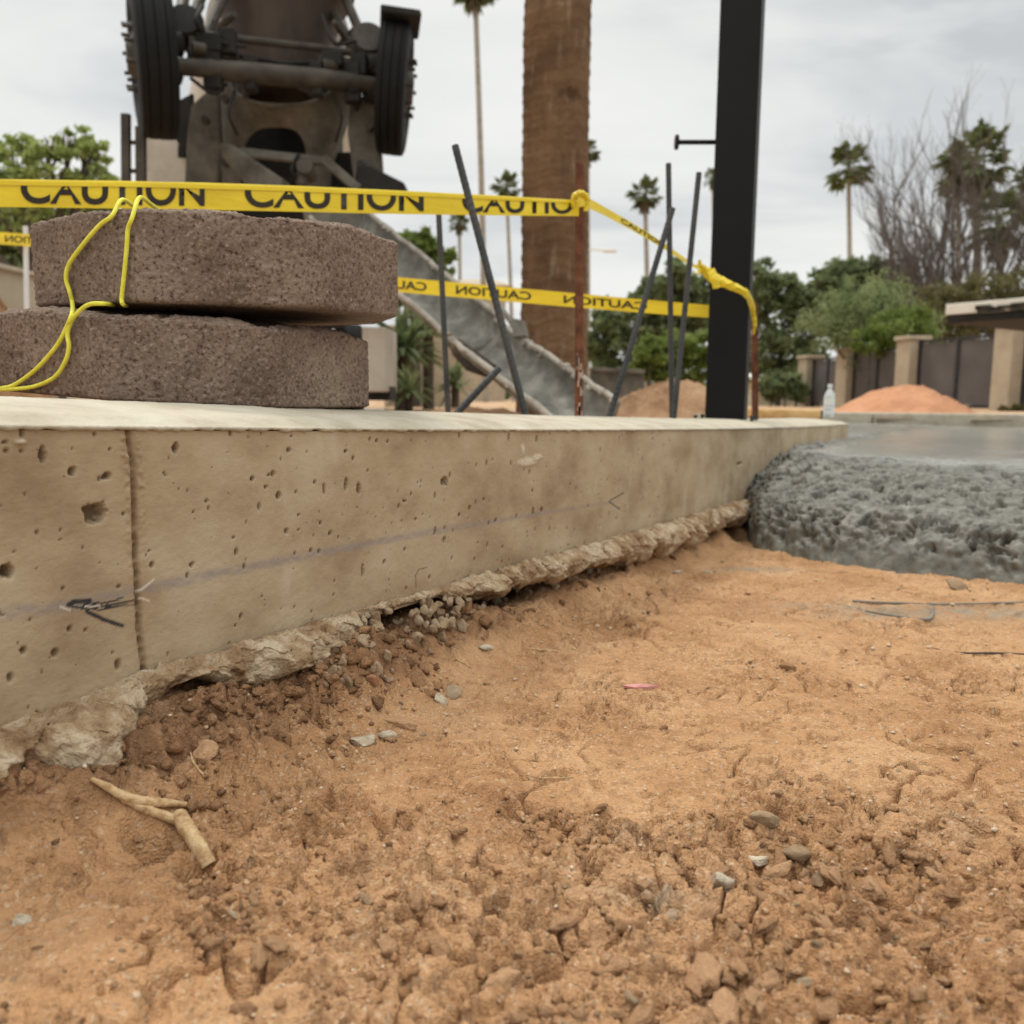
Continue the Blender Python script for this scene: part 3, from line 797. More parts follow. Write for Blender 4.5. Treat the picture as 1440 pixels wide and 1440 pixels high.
for i in range(110):                        # the gravel packed right under the lower edge of the face
    px = rg.uniform(418, 640); dep = rg.random()
    line = np.interp(px, [420, 600, 860, 1040], [884, 832, 760, 703])
    r = 0.0045 + 0.0060 * rg.random() ** 1.5
    s_, z_ = wall_hit(px, line - 2 + dep * np.interp(px, [418, 520, 640], [55, 60, 34]))
    q = np.array([*(P0 + WD * s_ + WN * (-0.002 + 0.046 * dep)), z_])
    o = put('stone', STONES[(i * 3) % 8], foot)
    o.location = [float(v) for v in q - origin(foot)]
    o.scale = (r * rg.uniform(.95, 1.2), r, r); o.rotation_euler = [rg.uniform(0, 6) for _ in range(3)]

# ------------------------------------------------------------------ wet concrete
def wet_extra(nt, N, L, b, mp, cr):
    a = attr_node(N, 'smooth')
    mixcol(N, L, b, ramp01(N, L, a.outputs['Fac'], 0.0, 1.15), (0.31, 0.30, 0.265))  # paler colour paints in the sky reflected by the smooth top
    mr = N.new('ShaderNodeMapRange'); mr.inputs['To Min'].default_value = 0.55; mr.inputs['To Max'].default_value = 0.16
    L.new(a.outputs['Fac'], mr.inputs[0]); L.new(mr.outputs[0], b.inputs['Roughness'])
M_wet = mk('wet concrete', [(0.068, 0.064, 0.049), (0.125, 0.119, 0.095), (0.205, 0.197, 0.163)], scale=30, rough=0.38, bump=0.3, bscale=120, bdist=0.005, spec=0.5, detail=8, extra=wet_extra)
def wet_concrete():
    # columns along the front edge (negative: behind the wall line), rows away from it
    seg = np.linalg.norm(np.diff(CF[1:], axis=0), axis=1); cum = np.concatenate([[0], np.cumsum(seg)])
    vis = cum[-2]
    a = np.concatenate([np.linspace(-4.2, -0.05, 34), np.arange(-0.03, vis + 0.15, 0.0042), vis + 0.15 + np.geomspace(0.006, 5.5, 60)])
    qq = np.concatenate([np.linspace(-0.025, 0.12, 46), np.linspace(0.1245, 1.0, 190), np.geomspace(1.006, 9.5, 110)])
    fx = lambda i: np.where(a < 0, CF[1][i] + WN[i] * a, np.interp(a, cum, CF[1:, i]))
    # soften the corners of the polyline
    bx, by = fx(0), fx(1)
    k = np.ones(31) / 31; m0 = int((a < 0.06).sum())
    for arr in (bx, by):
        sm_ = np.convolve(np.pad(arr, 15, 'edge'), k, 'valid'); arr[m0:-80] = sm_[m0:-80]
    w = sstep(0.0, 1.1, a)
    dx = WD[0] * (1 - w) + 0.16 * w; dy = WD[1] * (1 - w) + 0.99 * w
    ln = np.hypot(dx, dy); dx, dy = dx / ln, dy / ln
    Qg = qq[:, None] + (0.035 * fbm2(a * 6, a * 0, 3, 601) + 0.012 * fbm2(a * 28, a * 0, 2, 603))[None, :] * (a > 0) * np.exp(-np.clip(qq, 0, 9) / 0.5)[:, None]
    x, y = bx[None] + dx[None] * Qg, by[None] + dy[None] * Qg
    q = np.broadcast_to(qq[:, None], x.shape).copy(); nr, nc = x.shape
    s, n = sn(x, y)
    zf = floor_base(x, y) - 0.012
    zt = 0.40 - 0.188 - 0.0115 * (np.clip(y, 0, 9) - 2.6)
    H = zt - zf
    lip = 1 - (1 - np.clip(q / 0.11, 0, 1)) ** 2
    z = zf + H * (0.46 * lip + 0.54 * (1 - (1 - np.clip(q / 0.95, 0, 1)) ** 2))
    sm = sstep(0.45, 1.55, q + 0.55 * fbm2(x * 1.7, y * 2.4, 4, 605))
    edge = sstep(0.0, 0.05, q)
    z = z + 0.030 * fbm2(x * 5, y * 5, 4, 607) * (1 - sm) * edge
    z = z + sm * (0.010 * fbm2(x * 1.6, y * 3.2, 4, 625) + 0.005 * fbm2(x * 4, y * 12, 4, 627))
    z = z + 0.03 * np.exp(-np.clip(n, 0, 1) / 0.05) * (0.6 + fbm2(s * 14, s * 0, 3, 631)) * edge
    # lumps pushed out along the surface normal, so that they stay round on the steep front
    P = np.stack([x, y, z], -1)
    nv_ = np.cross(np.gradient(P, axis=1), np.gradient(P, axis=0)); nv_ /= np.linalg.norm(nv_, axis=2)[..., None] + 1e-12
    nv_ *= np.sign(nv_[..., 2:3] + 1e-9)
    rough = (1 - 0.95 * sm) * edge
    w1 = x + 0.02 * noise3(x * 22, y * 22, z * 22, 641); w2 = y + 0.02 * noise3(x * 22 + 9, y * 22, z * 22, 642)
    dome = lambda f: np.sqrt(np.clip(1 - (f / 0.85) ** 2, 0, 1)) - 0.6
    lump = 0.014 * dome(worley3(w1 * 15, w2 * 15, z * 15, 643)) + 0.015 * dome(worley3(w1 * 40, w2 * 40, z * 40, 644)) + 0.010 * dome(worley3(x * 80, y * 80, z * 80, 645))
    lump = lump - 0.026 * sstep(0.10, 0.40, fbm3(x * 34, y * 34, z * 34, 4, 646, 0.6)) + 0.004 * fbm3(x * 60, y * 60, z * 60, 4, 647, 0.6)
    P = P + nv_ * (lump * rough)[..., None]
    x, y, z = P[..., 0], P[..., 1], P[..., 2]
    keep = (y < 9.75 - 0.12 * (x - 1.0)) & ((n > -0.06) | (s > S1 - 0.1))
    fc = grid_faces(nr, nc); k = keep.ravel(); fc = fc[k[fc].all(1)]
    used = np.zeros(nr * nc, bool); used[fc.ravel()] = True
    idx = np.cumsum(used) - 1
    V = np.stack([x, y, z], -1).reshape(-1, 3)[used]
    me = mesh_np('wet_concrete', V, idx[fc], M_wet)
    attr(me, 'smooth', sm.ravel()[used])
    return tag(put('wet_concrete', me), 'freshly poured wet grey concrete with a lumpy front, slumped against the wall', 'concrete')
wet_concrete()

# kerb on the far side of the pour
def far_kerb():
    t = thing('concrete_kerb', (4.0, 9.3, 0.2), 'pale low concrete kerb along the far edge of the wet concrete', 'kerb')
    A, B = np.array([0.9, 9.72]), np.array([13.0, 8.27])
    d = (B - A) / np.linalg.norm(B - A); nrm = np.array([d[1], -d[0]])
    L = np.linalg.norm(B - A); k = 4
    for i in range(k):
        a, b = A + d * (L * i / k + 0.006), A + d * (L * (i + 1) / k - 0.006)
        c = (a + b) / 2 - nrm * 0.14
        MB().box((c[0], c[1], 0.17), (L / k / 2 - 0.006, 0.14, 0.105), ((d[0], d[1], 0), (-nrm[0], -nrm[1], 0), (0, 0, 1))).build('kerb_segment', M_cap, t, bevel=0.015)
far_kerb()
# ------------------------------------------------------------------ pavers
def paver_extra(nt, N, L, b, mp, cr):
    v = N.new('ShaderNodeTexNoise'); v.inputs['Scale'].default_value = 210; v.inputs['Detail'].default_value = 2
    L.new(mp.outputs[0], v.inputs['Vector'])
    mixcol(N, L, b, ramp01(N, L, v.outputs['Fac'], 0.57, 0.85), (0.40, 0.31, 0.245))
    mixcol(N, L, b, ramp01(N, L, v.outputs['Fac'], 0.46, 0.28), (0.07, 0.045, 0.035))
M_paver = mk('paver concrete', [(0.14, 0.098, 0.075), (0.21, 0.152, 0.118), (0.275, 0.21, 0.16)], scale=9, rough=0.95, bump=1.0, bscale=300, bdist=0.003, spec=0.12, detail=9, extra=paver_extra)
PAV = {}
def paver(key, cpx, Yc, T, a, b3, label, seed):
    """b3: three pixels of the bottom edge: front middle, right corner, left corner"""
    c = at(cpx, 500, Yc); c2 = c[:2]
    view = c2 / np.linalg.norm(c2); side = np.array([view[1], -view[0]])
    pts3 = [c2 - view * a, c2 + side * a - view * a * 0.414, c2 - side * a - view * a * 0.414]
    Z = []
    for (px, py), p in zip(b3, pts3):
        d = ray(px, py); k = p[1] / d[1]; Z.append(CAMn[2] + d[2] * k)
    A = np.array([[p[0], p[1], 1] for p in pts3]); pl = np.linalg.solve(A, np.array(Z))
    mid = (pts3[1] + pts3[2]) / 2            # keep the slope across; rest the back on what lies below
    zm = pl[:2] @ mid + pl[2]; back = mid + view * (a * 1.2)
    zb = zm + 0.012 if key == 'low' else PAV['low']['pl'][:2] @ back + PAV['low']['pl'][2] + PAV['low']['T'] + 0.002
    sv = np.clip((zb - zm) / (a * 1.2), -0.045, 0.045); ss = pl[:2] @ side
    g2 = view * sv + side * ss; pl = np.array([g2[0], g2[1], zm - g2 @ mid])
    PAV[key] = dict(c=c2, view=view, side=side, a=a, T=T, pl=pl)
    nc, ns = 760, 44
    th = np.linspace(0, 2 * math.pi, nc, endpoint=False)
    off = math.radians(22.5)
    r = a / np.cos((th + off) % (2 * off) - off)
    # rounded corners
    rc = a * 1.082
    r = np.minimum(r, rc * 0.994)
    cornerness = sstep(0.90, 1.0, r / (rc * 0.985)) 
    prof = []                                # (inset, height fraction)
    for t in np.linspace(0, 1, ns): prof.append((0.0, t * (T - 0.012)))
    for q in np.linspace(0, 1, 12)[1:]: prof.append((0.016 * (1 - math.cos(q * math.pi / 2)), T - 0.012 + 0.012 * math.sin(q * math.pi / 2)))
    for q in np.linspace(0, 1, 14)[1:-1]: prof.append((0.016 + q * (a - 0.02), T))
    rows = []
    for i, (ins, h) in enumerate(prof):
        if i == 0: ins = 0.004
        rr = r - ins
        h2 = h - (0.004 + 0.009 * cornerness) * sstep(T - 0.03, T, h) * (1 if ins < 0.05 else max(0, 1 - (ins - 0.05) / 0.1))
        x = c2[0] + rr * (np.cos(th) * -view[0] + np.sin(th) * side[0]); y = c2[1] + rr * (np.cos(th) * -view[1] + np.sin(th) * side[1])
        z = pl[0] * x + pl[1] * y + pl[2] + h2
        rows.append(np.stack([x, y, z], -1))
    V = np.array(rows)
    ctr = np.array([c2[0], c2[1], 0]); nrm = V - ctr - np.array([0, 0, 0.0])
    nrm[..., 2] = 0; nrm /= np.linalg.norm(nrm, axis=2)[..., None]
    topw = np.array([sstep(T - 0.014, T, h) for _, h in prof])[:, None]
    nrm = nrm * (1 - topw[..., None]) + np.array([0, 0, 1.0]) * topw[..., None]
    x, y, z = V[..., 0], V[..., 1], V[..., 2]
    d = 0.0018 * fbm3(x * 14, y * 14, z * 14, 3, seed) + 0.0018 * fbm3(x * 90, y * 90, z * 90, 3, seed + 3, 0.6) + 0.0015 * noise3(x * 400, y * 420, z * 420, seed + 5)
    hole = sstep(0.35, 0.6, fbm3(x * 120, y * 120, z * 120, 2, seed + 9)); d = d - 0.0022 * hole
    chip = sstep(0.15, 0.5, fbm3(x * 26, y * 26, z * 12, 3, seed + 11)); d = d - 0.005 * chip * topw * np.array([1 if ins < 0.04 else 0.2 for ins, _ in prof])[:, None]
    d = d + 0.006 * np.array([math.exp(-((h - T + 0.004) / 0.012) ** 2) if ins < 0.03 else 0 for ins, h in prof])[:, None] * fbm3(x * 9, y * 9, z * 0, 3, seed + 13)
    V = V + nrm * d[..., None]
    nr = len(prof)
    Vv = np.vstack([V.reshape(-1, 3), V[0].mean(0)[None], V[-1].mean(0)[None]])
    Fc = grid_faces(nr, nc, True).tolist()
    nb = nr * nc
    Fc += [[(i + 1) % nc, i, nb] for i in range(nc)] + [[(nr - 1) * nc + i, (nr - 1) * nc + (i + 1) % nc, nb + 1] for i in range(nc)]
    o = put('paver', mesh_np('paver', Vv, Fc, M_paver))
    return tag(o, label, 'paver', 'brown concrete pavers stacked on the wall')
AP = 0.243
paver('low', 274, 1.30, 0.117, AP, [(257, 560), (519, 573), (-4, 549)], 'lower brown octagonal concrete paver, resting directly on the wall', 700)
paver('up', 323, 1.31, 0.124, AP * .985, [(305, 437), (562, 446), (47, 431)], 'upper brown octagonal concrete paver with yellow string over its edge', 740)
def pav_hit(px, py, key, lift=0.0):
    q = PAV[key]; d = ray(px, py); d = d / d[1]
    a = q['a'] + lift; best = 0.0
    for i in range(8):
        ang = i * math.pi / 4
        nrm = -math.cos(ang) * q['view'] + math.sin(ang) * q['side']
        den = d[:2] @ nrm
        if den < -1e-6:
            k = ((q['c'] @ nrm) + a) / den
            best = max(best, k)
    return CAMn + d * best
def pav_top(px, py, key, lift):
    q = PAV[key]; d = ray(px, py); d = d / d[1]; pl = q['pl']
    k = (pl[2] + q['T'] + lift - CAMn[2]) / (d[2] - pl[0] * d[0] - pl[1] * d[1])
    return CAMn + d * k
def smooth_path(P, n=6):
    P = np.asarray(P, float); out = []
    Q = np.vstack([2 * P[0] - P[1], P, 2 * P[-1] - P[-2]])
    for i in range(1, len(Q) - 2):
        for t in np.linspace(0, 1, n, endpoint=False):
            a, b, c, d = Q[i - 1], Q[i], Q[i + 1], Q[i + 2]
            out.append(0.5 * (2 * b + (c - a) * t + (2 * a - 5 * b + 4 * c - d) * t * t + (3 * b - a - 3 * c + d) * t ** 3))
    out.append(P[-1])
    return np.array(out)
M_string = mk('mason line', [(0.62, 0.58, 0.04), (0.80, 0.76, 0.10)], scale=60, rough=0.6, bump=0.6, bscale=500, bdist=0.001, spec=0.3)
def yellow_string():
    t = thing('string', pav_hit(100, 440, 'low'), "yellow mason's string looped over the two stacked pavers", 'string')
    r = 0.0026
    U = lambda L: [pav_hit(a, b, 'up', 0.006) for a, b in L]
    Lo = lambda L: [pav_hit(a, b, 'low', 0.006) for a, b in L]
    topz = PAV['up']['pl']
    def over(px, py, back):                  # a point on the top of the upper paver, behind the edge
        p = pav_hit(px, py, 'up', -back); x, y = p[0], p[1]
        return np.array([x, y, topz[0] * x + topz[1] * y + topz[2] + PAV['up']['T'] + 0.001])
    s1 = [over(205, 300, .10), over(188, 300, .05), over(172, 301, .018)] + U([(158, 303), (140, 317), (116, 345), (97, 372), (93, 392), (98, 410), (102, 428)]) + \
         Lo([(101, 442), (93, 462), (80, 486), (52, 518), (22, 540), (2, 546), (-40, 552), (-90, 556)])
    s2 = [over(225, 298, .09), over(212, 298, .05), over(197, 299, .018)] + U([(186, 306), (180, 322), (178, 350), (174, 392), (171, 420), (173, 428)])
    s2.append(pav_hit(178, 430, 'up', -0.03))
    s3 = [pav_hit(160, 429, 'low', -0.05), pav_hit(146, 427, 'low', -0.004)] + Lo([(126, 428), (112, 437), (100, 452), (95, 470), (97, 488), (92, 508), (77, 530), (50, 543), (20, 547), (0, 548), (-40, 554)])
    for p in (s1, s2, s3):
        MB().tube(smooth_path(p), r, 8).build('strand', M_string, t, True)
yellow_string()

# ------------------------------------------------------------------ caution tape
M_tape = mk('yellow tape', [(0.66, 0.48, 0.010), (0.80, 0.62, 0.02)], scale=9, rough=0.34, bump=0.35, bscale=34, bdist=0.004, stretch=(.5, 1, 2.5), spec=0.45)
M_ink = mk('black ink', [(0.018, 0.013, 0.006), (0.03, 0.022, 0.012)], scale=30, rough=0.5, bump=0)
def text_mesh(txt, cut=1):
    cu = bpy.data.curves.new('lettering', 'FONT'); cu.body = txt; cu.offset = 0.022; cu.resolution_u = 6
    o = bpy.data.objects.new('lettering', cu); COL.objects.link(o)
    dg = bpy.context.evaluated_depsgraph_get(); dg.update()
    me = o.evaluated_get(dg).to_mesh()
    V = np.array([v.co[:] for v in me.vertices]); Fc = [list(p.vertices) for p in me.polygons]
    o.evaluated_get(dg).to_mesh_clear(); bpy.data.objects.remove(o); bpy.data.curves.remove(cu)
    lo, hi = V.min(0), V.max(0)
    V = (V - lo) / np.where(hi - lo > 1e-6, hi - lo, 1)
    return V[:, :2], Fc
WORD = text_mesh('CAUTION')
def tape(label, top, bot, words, fold=True, mirror=False, text_v=(0.12, 1.30), facing=None, name='caution_tape', wave=0.0025, seed=1):
    """top, bot: lists of 3-D points along the two edges; words: list of (u0, u1) along 0..1"""
    T, B = np.asarray(top, float), np.asarray(bot, float)
    uu = np.concatenate([[0], np.cumsum(np.linalg.norm(np.diff(T, axis=0), axis=1))]); uu /= uu[-1]
    def P(u, v, lift=0.0):
        u, v = np.asarray(u, float), np.asarray(v, float)
        a = np.stack([np.interp(u, uu, T[:, i]) for i in range(3)], -1); b = np.stack([np.interp(u, uu, B[:, i]) for i in range(3)], -1)
        p = b + (a - b) * v[..., None]
        toc = -p * np.array([1, 1, 0.0]); toc /= np.linalg.norm(toc, axis=-1)[..., None]
        wv = wave * fbm2(u * 11 + seed, v * 0 + seed, 2, 900 + seed)
        return p + toc * (lift + wv)[..., None] if np.ndim(wv) else p + toc * (lift + wv)
    ctr = P(np.array([0.5]), np.array([0.0]))[0]
    t = thing(name, ctr, label, 'tape', 'lengths of caution tape')
    n = 160
    U, Vv = np.meshgrid(np.linspace(0, 1, n), np.linspace(0, 1, 9))
    obj('tape_band', P(U, Vv).reshape(-1, 3), grid_faces(9, n), M_tape, t)
    if fold:
        v0 = 0.78 + 0.03 * fbm2(np.linspace(0, 9, n), np.zeros(n), 2, 5)
        k = np.linspace(0, 1, 5)[:, None]
        U2 = np.broadcast_to(np.linspace(0, 1, n), (5, n)); V2 = v0[None] + (1.004 - v0[None]) * k
        lift = 0.0018 * np.ones(U2.shape); lift[-1] = 0.0
        obj('folded_edge', P(U2, V2, lift).reshape(-1, 3), grid_faces(5, n), M_tape, t)
    for (u0, u1) in words:
        w = WORD[0].copy()
        if mirror: w[:, 0] = 1 - w[:, 0]
        u = u0 + (u1 - u0) * w[:, 0]; v = text_v[0] + (text_v[1] - text_v[0]) * w[:, 1]
        if fold: v = np.minimum(v, 0.82)
        ok = u <= 0.995
        u = np.minimum(u, 0.998); u = np.maximum(u, 0.002)
        fcs = [f for f in WORD[1] if all(ok[i] for i in f)]
        if fcs: obj('lettering', P(u, v, np.full(u.shape, 0.0011)), fcs, M_ink, t)
    return t
# near tape: Y from 1.6 on the left to 2.4 at the stake
def band(px_top_bot, Yf):
    top = [at(x, a, Yf(x)) for x, a, b in px_top_bot]; bot = [at(x, b, Yf(x)) for x, a, b in px_top_bot]
    return top, bot
yn = lambda x: 1.0 / np.interp(x, [-160, 815], [1 / 1.62, 1 / 2.38])
E = [(-160, 250, 289), (0, 252, 291), (150, 254, 293), (290, 257, 295), (430, 262, 298), (560, 268, 301), (700, 275, 303), (814, 282, 304)]
tp, bt = band(E, yn)
def frac(px):                               # pixel along the near tape to its 0..1 length
    xs = np.array([e[0] for e in E], float)
    pts = np.array([at(x, np.interp(x, xs, [e[1] for e in E]), yn(x)) for x in np.linspace(-160, 814, 300)])
    L = np.concatenate([[0], np.cumsum(np.linalg.norm(np.diff(pts, axis=0), axis=1))]); L /= L[-1]
    return float(np.interp(px, np.linspace(-160, 814, 300), L))
tape('folded yellow caution tape stretched above the stacked pavers to the rusty stake', tp, bt,
     [(frac(29), frac(288)), (frac(344), frac(596)), (frac(650), frac(650) + (frac(596) - frac(344)) * 0.93)], seed=1)
# back tape, printed side turned away
yb = lambda x: 1.0 / np.interp(x, [-120, 37, 995], [1 / 4.9, 1 / 4.7, 1 / 3.28])
E2 = [(-120, 318, 336), (37, 329, 346), (300, 364, 384), (563, 390, 411), (760, 408, 428), (880, 419, 438), (997, 429, 447)]
tp, bt = band(E2, yb)
tape('yellow caution tape with reversed lettering running behind the rebar to the black post', tp, bt,
     [(k, k + 0.078) for k in (0.035, 0.14, 0.245, 0.345, 0.445, 0.545, 0.648, 0.758, 0.868)], fold=False, mirror=True, text_v=(0.22, 0.80), seed=2)
# short twisted tape from the stake to the post
yd = lambda x: 1.0 / np.interp(x, [815, 1000], [1 / 2.40, 1 / 3.02])
E3 = [(812, 272, 292), (822, 275, 290), (850, 291, 303), (880, 308, 319), (910, 326, 336), (940, 346, 354), (965, 364, 370), (984, 376, 381)]
tp, bt = band(E3, yd)
td = tape('narrow twisted yellow caution tape slanting down from the rusty stake to the black post', tp, bt, [(0.30, 0.66)], fold=False, text_v=(0.2, 0.85), seed=3)
def crumple(px_list, Y, widths, name, parent, seed):
    """a rumpled ribbon through pixels"""
    P = smooth_path([at(x, y, Y + dy) for x, y, dy in px_list], 8)
    n = len(P); W = np.interp(np.linspace(0, 1, n), np.linspace(0, 1, len(widths)), widths)
    k = np.linspace(-1, 1, 9)[:, None]
    Tn = np.gradient(P, axis=0); Tn /= np.linalg.norm(Tn, axis=1)[:, None]
    up = np.cross(Tn, np.array([0, 1.0, 0])); up /= np.linalg.norm(up, axis=1)[:, None]
    up *= -np.sign(up[:, 2:3] + 1e-6) * -1
    x = np.arange(n)
    V = P[None] + up[None] * (k * W)[..., None]
    V[..., 1] += 0.012 * fbm2(k * 3 + seed, x[None] * 0.35, 3, 950 + seed) - 0.008 * np.cos(k * 2.2)
    V[..., 2] += 0.004 * noise2(k * 2 + seed, x[None] * 0.4, 955 + seed)
    return obj(name, V.reshape(-1, 3), grid_faces(9, n), M_tape, parent)
crumple([(980, 372, 0), (994, 382, .02), (1008, 393, .02), (1030, 402, .0), (1050, 413, .02), (1058, 430, .1), (1060, 446, .14)], 3.02, [.010, .018, .020, .014, .013, .012, .008], 'tape_wrap', td, 1)
crumple([(984, 365, 0), (985, 378, .01), (980, 386, .0)], 3.0, [.004, .008, .004], 'tape_end', td, 2)
crumple([(1000, 378, 0), (1005, 392, -.02), (1008, 405, -.02)], 3.0, [.014, .014, .012], 'tape_end', td, 3)
crumple([(806, 292, 0), (808, 276, -.01), (818, 272, -.01), (826, 280, 0), (824, 298, 0)], 2.36, [.006, .008, .010, .008, .006], 'tape_knot', td, 4)

# ------------------------------------------------------------------ stakes, rebar, post
M_rebar = mk('dark steel bar', [(0.022, 0.025, 0.026), (0.045, 0.048, 0.048), (0.07, 0.062, 0.055)], scale=12, rough=0.55, bump=0.3, bscale=90, bdist=0.002, metal=0.3, spec=0.4)
M_rust = mk('rusty steel', [(0.075, 0.030, 0.018), (0.14, 0.055, 0.030), (0.20, 0.09, 0.05)], scale=26, rough=0.85, bump=0.6, bscale=120, bdist=0.003, spec=0.2)
M_flake = mk('flaked paint', [(0.30, 0.17, 0.12), (0.52, 0.45, 0.38)], scale=40, rough=0.8, bump=0.4, bscale=100)
def rebar(p0, Y0, p1, Y1, label, r=0.0085, extra=0.12):
    a, b = at(*p0, Y0), at(*p1, Y1)
    d = (b - a) / np.linalg.norm(b - a); b = b + d * extra
    t = thing('rebar', b, label, 'rebar', 'steel rebar standing behind the wall')
    MB().tube([a, b], r, 10).build('bar', M_rebar, t, True)
    m = MB(); L = np.linalg.norm(b - a); n = int(L / 0.016)
    ax = np.cross(d, (0, 1, 0)); ax /= np.linalg.norm(ax); bx = np.cross(d, ax)
    for i in range(1, n):                    # the raised ribs
        c = a + d * (i * 0.016)
        m.lathe(c, d + ax * 0.35, [(-0.0018, r * 1.0), (-0.0008, r * 1.14), (0.0008, r * 1.14), (0.0018, r * 1.0)], 8, False)
    o = m.build('ribs', M_rebar, t, True); o['kind'] = 'stuff'
rebar((640, 205), 2.05, (738, 580), 1.95, 'thick leaning rebar crossing in front of the caution tape, left of the palm trunk')
rebar((617, 302), 2.6, (630, 580), 2.55, 'upright rebar in front of the chute, nearest to the pavers')
rebar((702, 518), 2.15, (640, 584), 2.1, 'short rebar stub leaning low under the chute')
rebar((946, 293), 2.50, (856, 590), 2.4, 'leaning rebar beside the brown dirt pile, crossing an upright one')
rebar((940, 230), 2.75, (945, 592), 2.7, 'tallest upright rebar left of the black post')
rebar((983, 243), 2.70, (947, 592), 2.62, 'slightly leaning rebar closest to the black post')
def stake():
    base = at(814, 590, 2.44)
    t = thing('steel_stake', base, 'rusty steel stake with flaking paint holding the corner of the caution tape', 'stake')
    top, bot = at(815, 228, 2.42), at(814, 600, 2.42)
    m = MB().beam(top, bot, 0.024, 0.004, (0, 1, 0.0)); m.beam(top + np.array([0, .012, 0]), bot + np.array([0, .012, 0]), 0.004, 0.020, (0, 1, 0))
    m.build('stake_bar', M_rust, t, bevel=0.001)
    m = MB()
    r2 = np.random.default_rng(4)
    for i in range(16):
        k = r2.uniform(0.62, 0.97); c = top + (bot - top) * k + np.array([r2.uniform(-.009, .009), -0.003, 0])
        m.box(c, (r2.uniform(.0015, .003), .0012, r2.uniform(.006, .022)))
    o = m.build('paint_flakes', M_flake, t); o['kind'] = 'stuff'
    b2 = at(1062, 592, 3.4)
    t2 = thing('steel_stake', b2, 'thin brown stake right beside the black post with yellow tape tied on', 'stake')
    MB().beam(at(1061, 425, 3.4), at(1062, 600, 3.4), 0.024, 0.012, (0, 1, 0)).build('stake_bar', M_rust, t2, bevel=0.001)
    crumple([(1058, 436, 0), (1062, 455, -.01), (1060, 470, 0)], 3.37, [.010, .008, .003], 'tape_tail', t2, 6)
stake()
M_black = mk('black powder coat', [(0.004, 0.004, 0.0042), (0.008, 0.008, 0.008)], scale=3, rough=0.5, bump=0.05, bscale=200, spec=0.18)
M_grimy = mk('concrete foot', [(0.30, 0.27, 0.22), (0.42, 0.39, 0.33)], scale=12, rough=0.9)
def post():
    Y = 3.22
    b = at(1021, 592, Y); tpz = 4.2
    rz = math.radians(-19.5)
    ax = np.array([[math.cos(rz), math.sin(rz), 0], [-math.sin(rz), math.cos(rz), 0], [0, 0, 1.0]])
    base = np.array([b[0], b[1], float(gz(b[0], b[1]))])
    t = thing('steel_post', base, 'tall square black steel post standing just behind the wall', 'post')
    h = 0.071
    m = MB().box((b[0], b[1], (tpz + base[2] - 0.1) / 2), (h, h, (tpz - base[2] + 0.1) / 2), ax)
    m.build('column', M_black, t, bevel=0.006)
    # the long stud that sticks out to the left, and its end plate
    a, e = at(1012, 200, Y + 0.02), at(952, 200, Y + 0.02)
    MB().tube([a, e], 0.0085, 12).build('stud', M_black, t, True)
    d = (e - a) / np.linalg.norm(e - a)
    MB().lathe(e - d * 0.004, d, [(0, 0.001), (0, 0.026), (0.010, 0.026), (0.010, 0.001)], 16).build('stud_plate', M_black, t, True)
    MB().box((b[0], b[1], base[2] + 0.006), (0.125, 0.125, 0.006), ax).build('base_plate', M_black, t, bevel=0.002)
    for i in (-1, 1):
        for j in (-1, 1):
            MB().lathe(np.array([b[0], b[1], base[2] + 0.012]) + ax[0] * i * .1 + ax[1] * j * .1, (0, 0, 1), [(0, .014), (.014, .014), (.014, .007), (.04, .007)], 6).build('anchor_bolt', M_rebar, t)
post()
# ------------------------------------------------------------------ concrete mixer truck, seen from behind with its booster axle lifted
M_rubber = mk('tyre rubber', [(0.005, 0.005, 0.005), (0.010, 0.010, 0.010)], scale=8, rough=0.7, bump=0.3, bscale=60, spec=0.2)
M_grey = mk('cement crusted steel', [(0.065, 0.059, 0.049), (0.125, 0.114, 0.094), (0.19, 0.176, 0.147)], scale=3.2, rough=0.85, bump=0.5, bscale=22, bdist=0.01, spec=0.2, detail=9)
M_dark = mk('oily chassis', [(0.008, 0.007, 0.006), (0.022, 0.019, 0.015)], scale=4, rough=0.7, bump=0.4, bscale=20, spec=0.3)
M_axle = mk('axle paint', [(0.023, 0.019, 0.013), (0.050, 0.041, 0.029), (0.078, 0.064, 0.047)], scale=5, rough=0.6, bump=0.3, bscale=30, spec=0.35)
M_drum = mk('brown drum', [(0.028, 0.018, 0.012), (0.050, 0.033, 0.022), (0.075, 0.051, 0.036)], scale=2.5, rough=0.7, bump=0.3, bscale=18, stretch=(1, 1, .4), spec=0.3)
M_beige = mk('beige truck paint', [(0.36, 0.31, 0.25), (0.50, 0.45, 0.38), (0.56, 0.52, 0.45)], scale=1.8, rough=0.6, bump=0.2, bscale=12, spec=0.3)
M_chute = mk('splattered chute', [(0.095, 0.09, 0.075), (0.165, 0.158, 0.135), (0.29, 0.275, 0.24)], scale=7, rough=0.8, bump=0.6, bscale=26, bdist=0.012, spec=0.25, detail=9, stretch=(1, 1, 1))
M_crust = mk('dried cement', [(0.22, 0.20, 0.165), (0.42, 0.385, 0.33)], scale=9, rough=0.95, bump=0.7, bscale=50)
TR = thing('mixer_truck', (at(385, 585, 9.0)[0], 9.0, 0.2), 'dirty concrete mixer truck seen from behind with its rear booster wheels raised', 'truck')
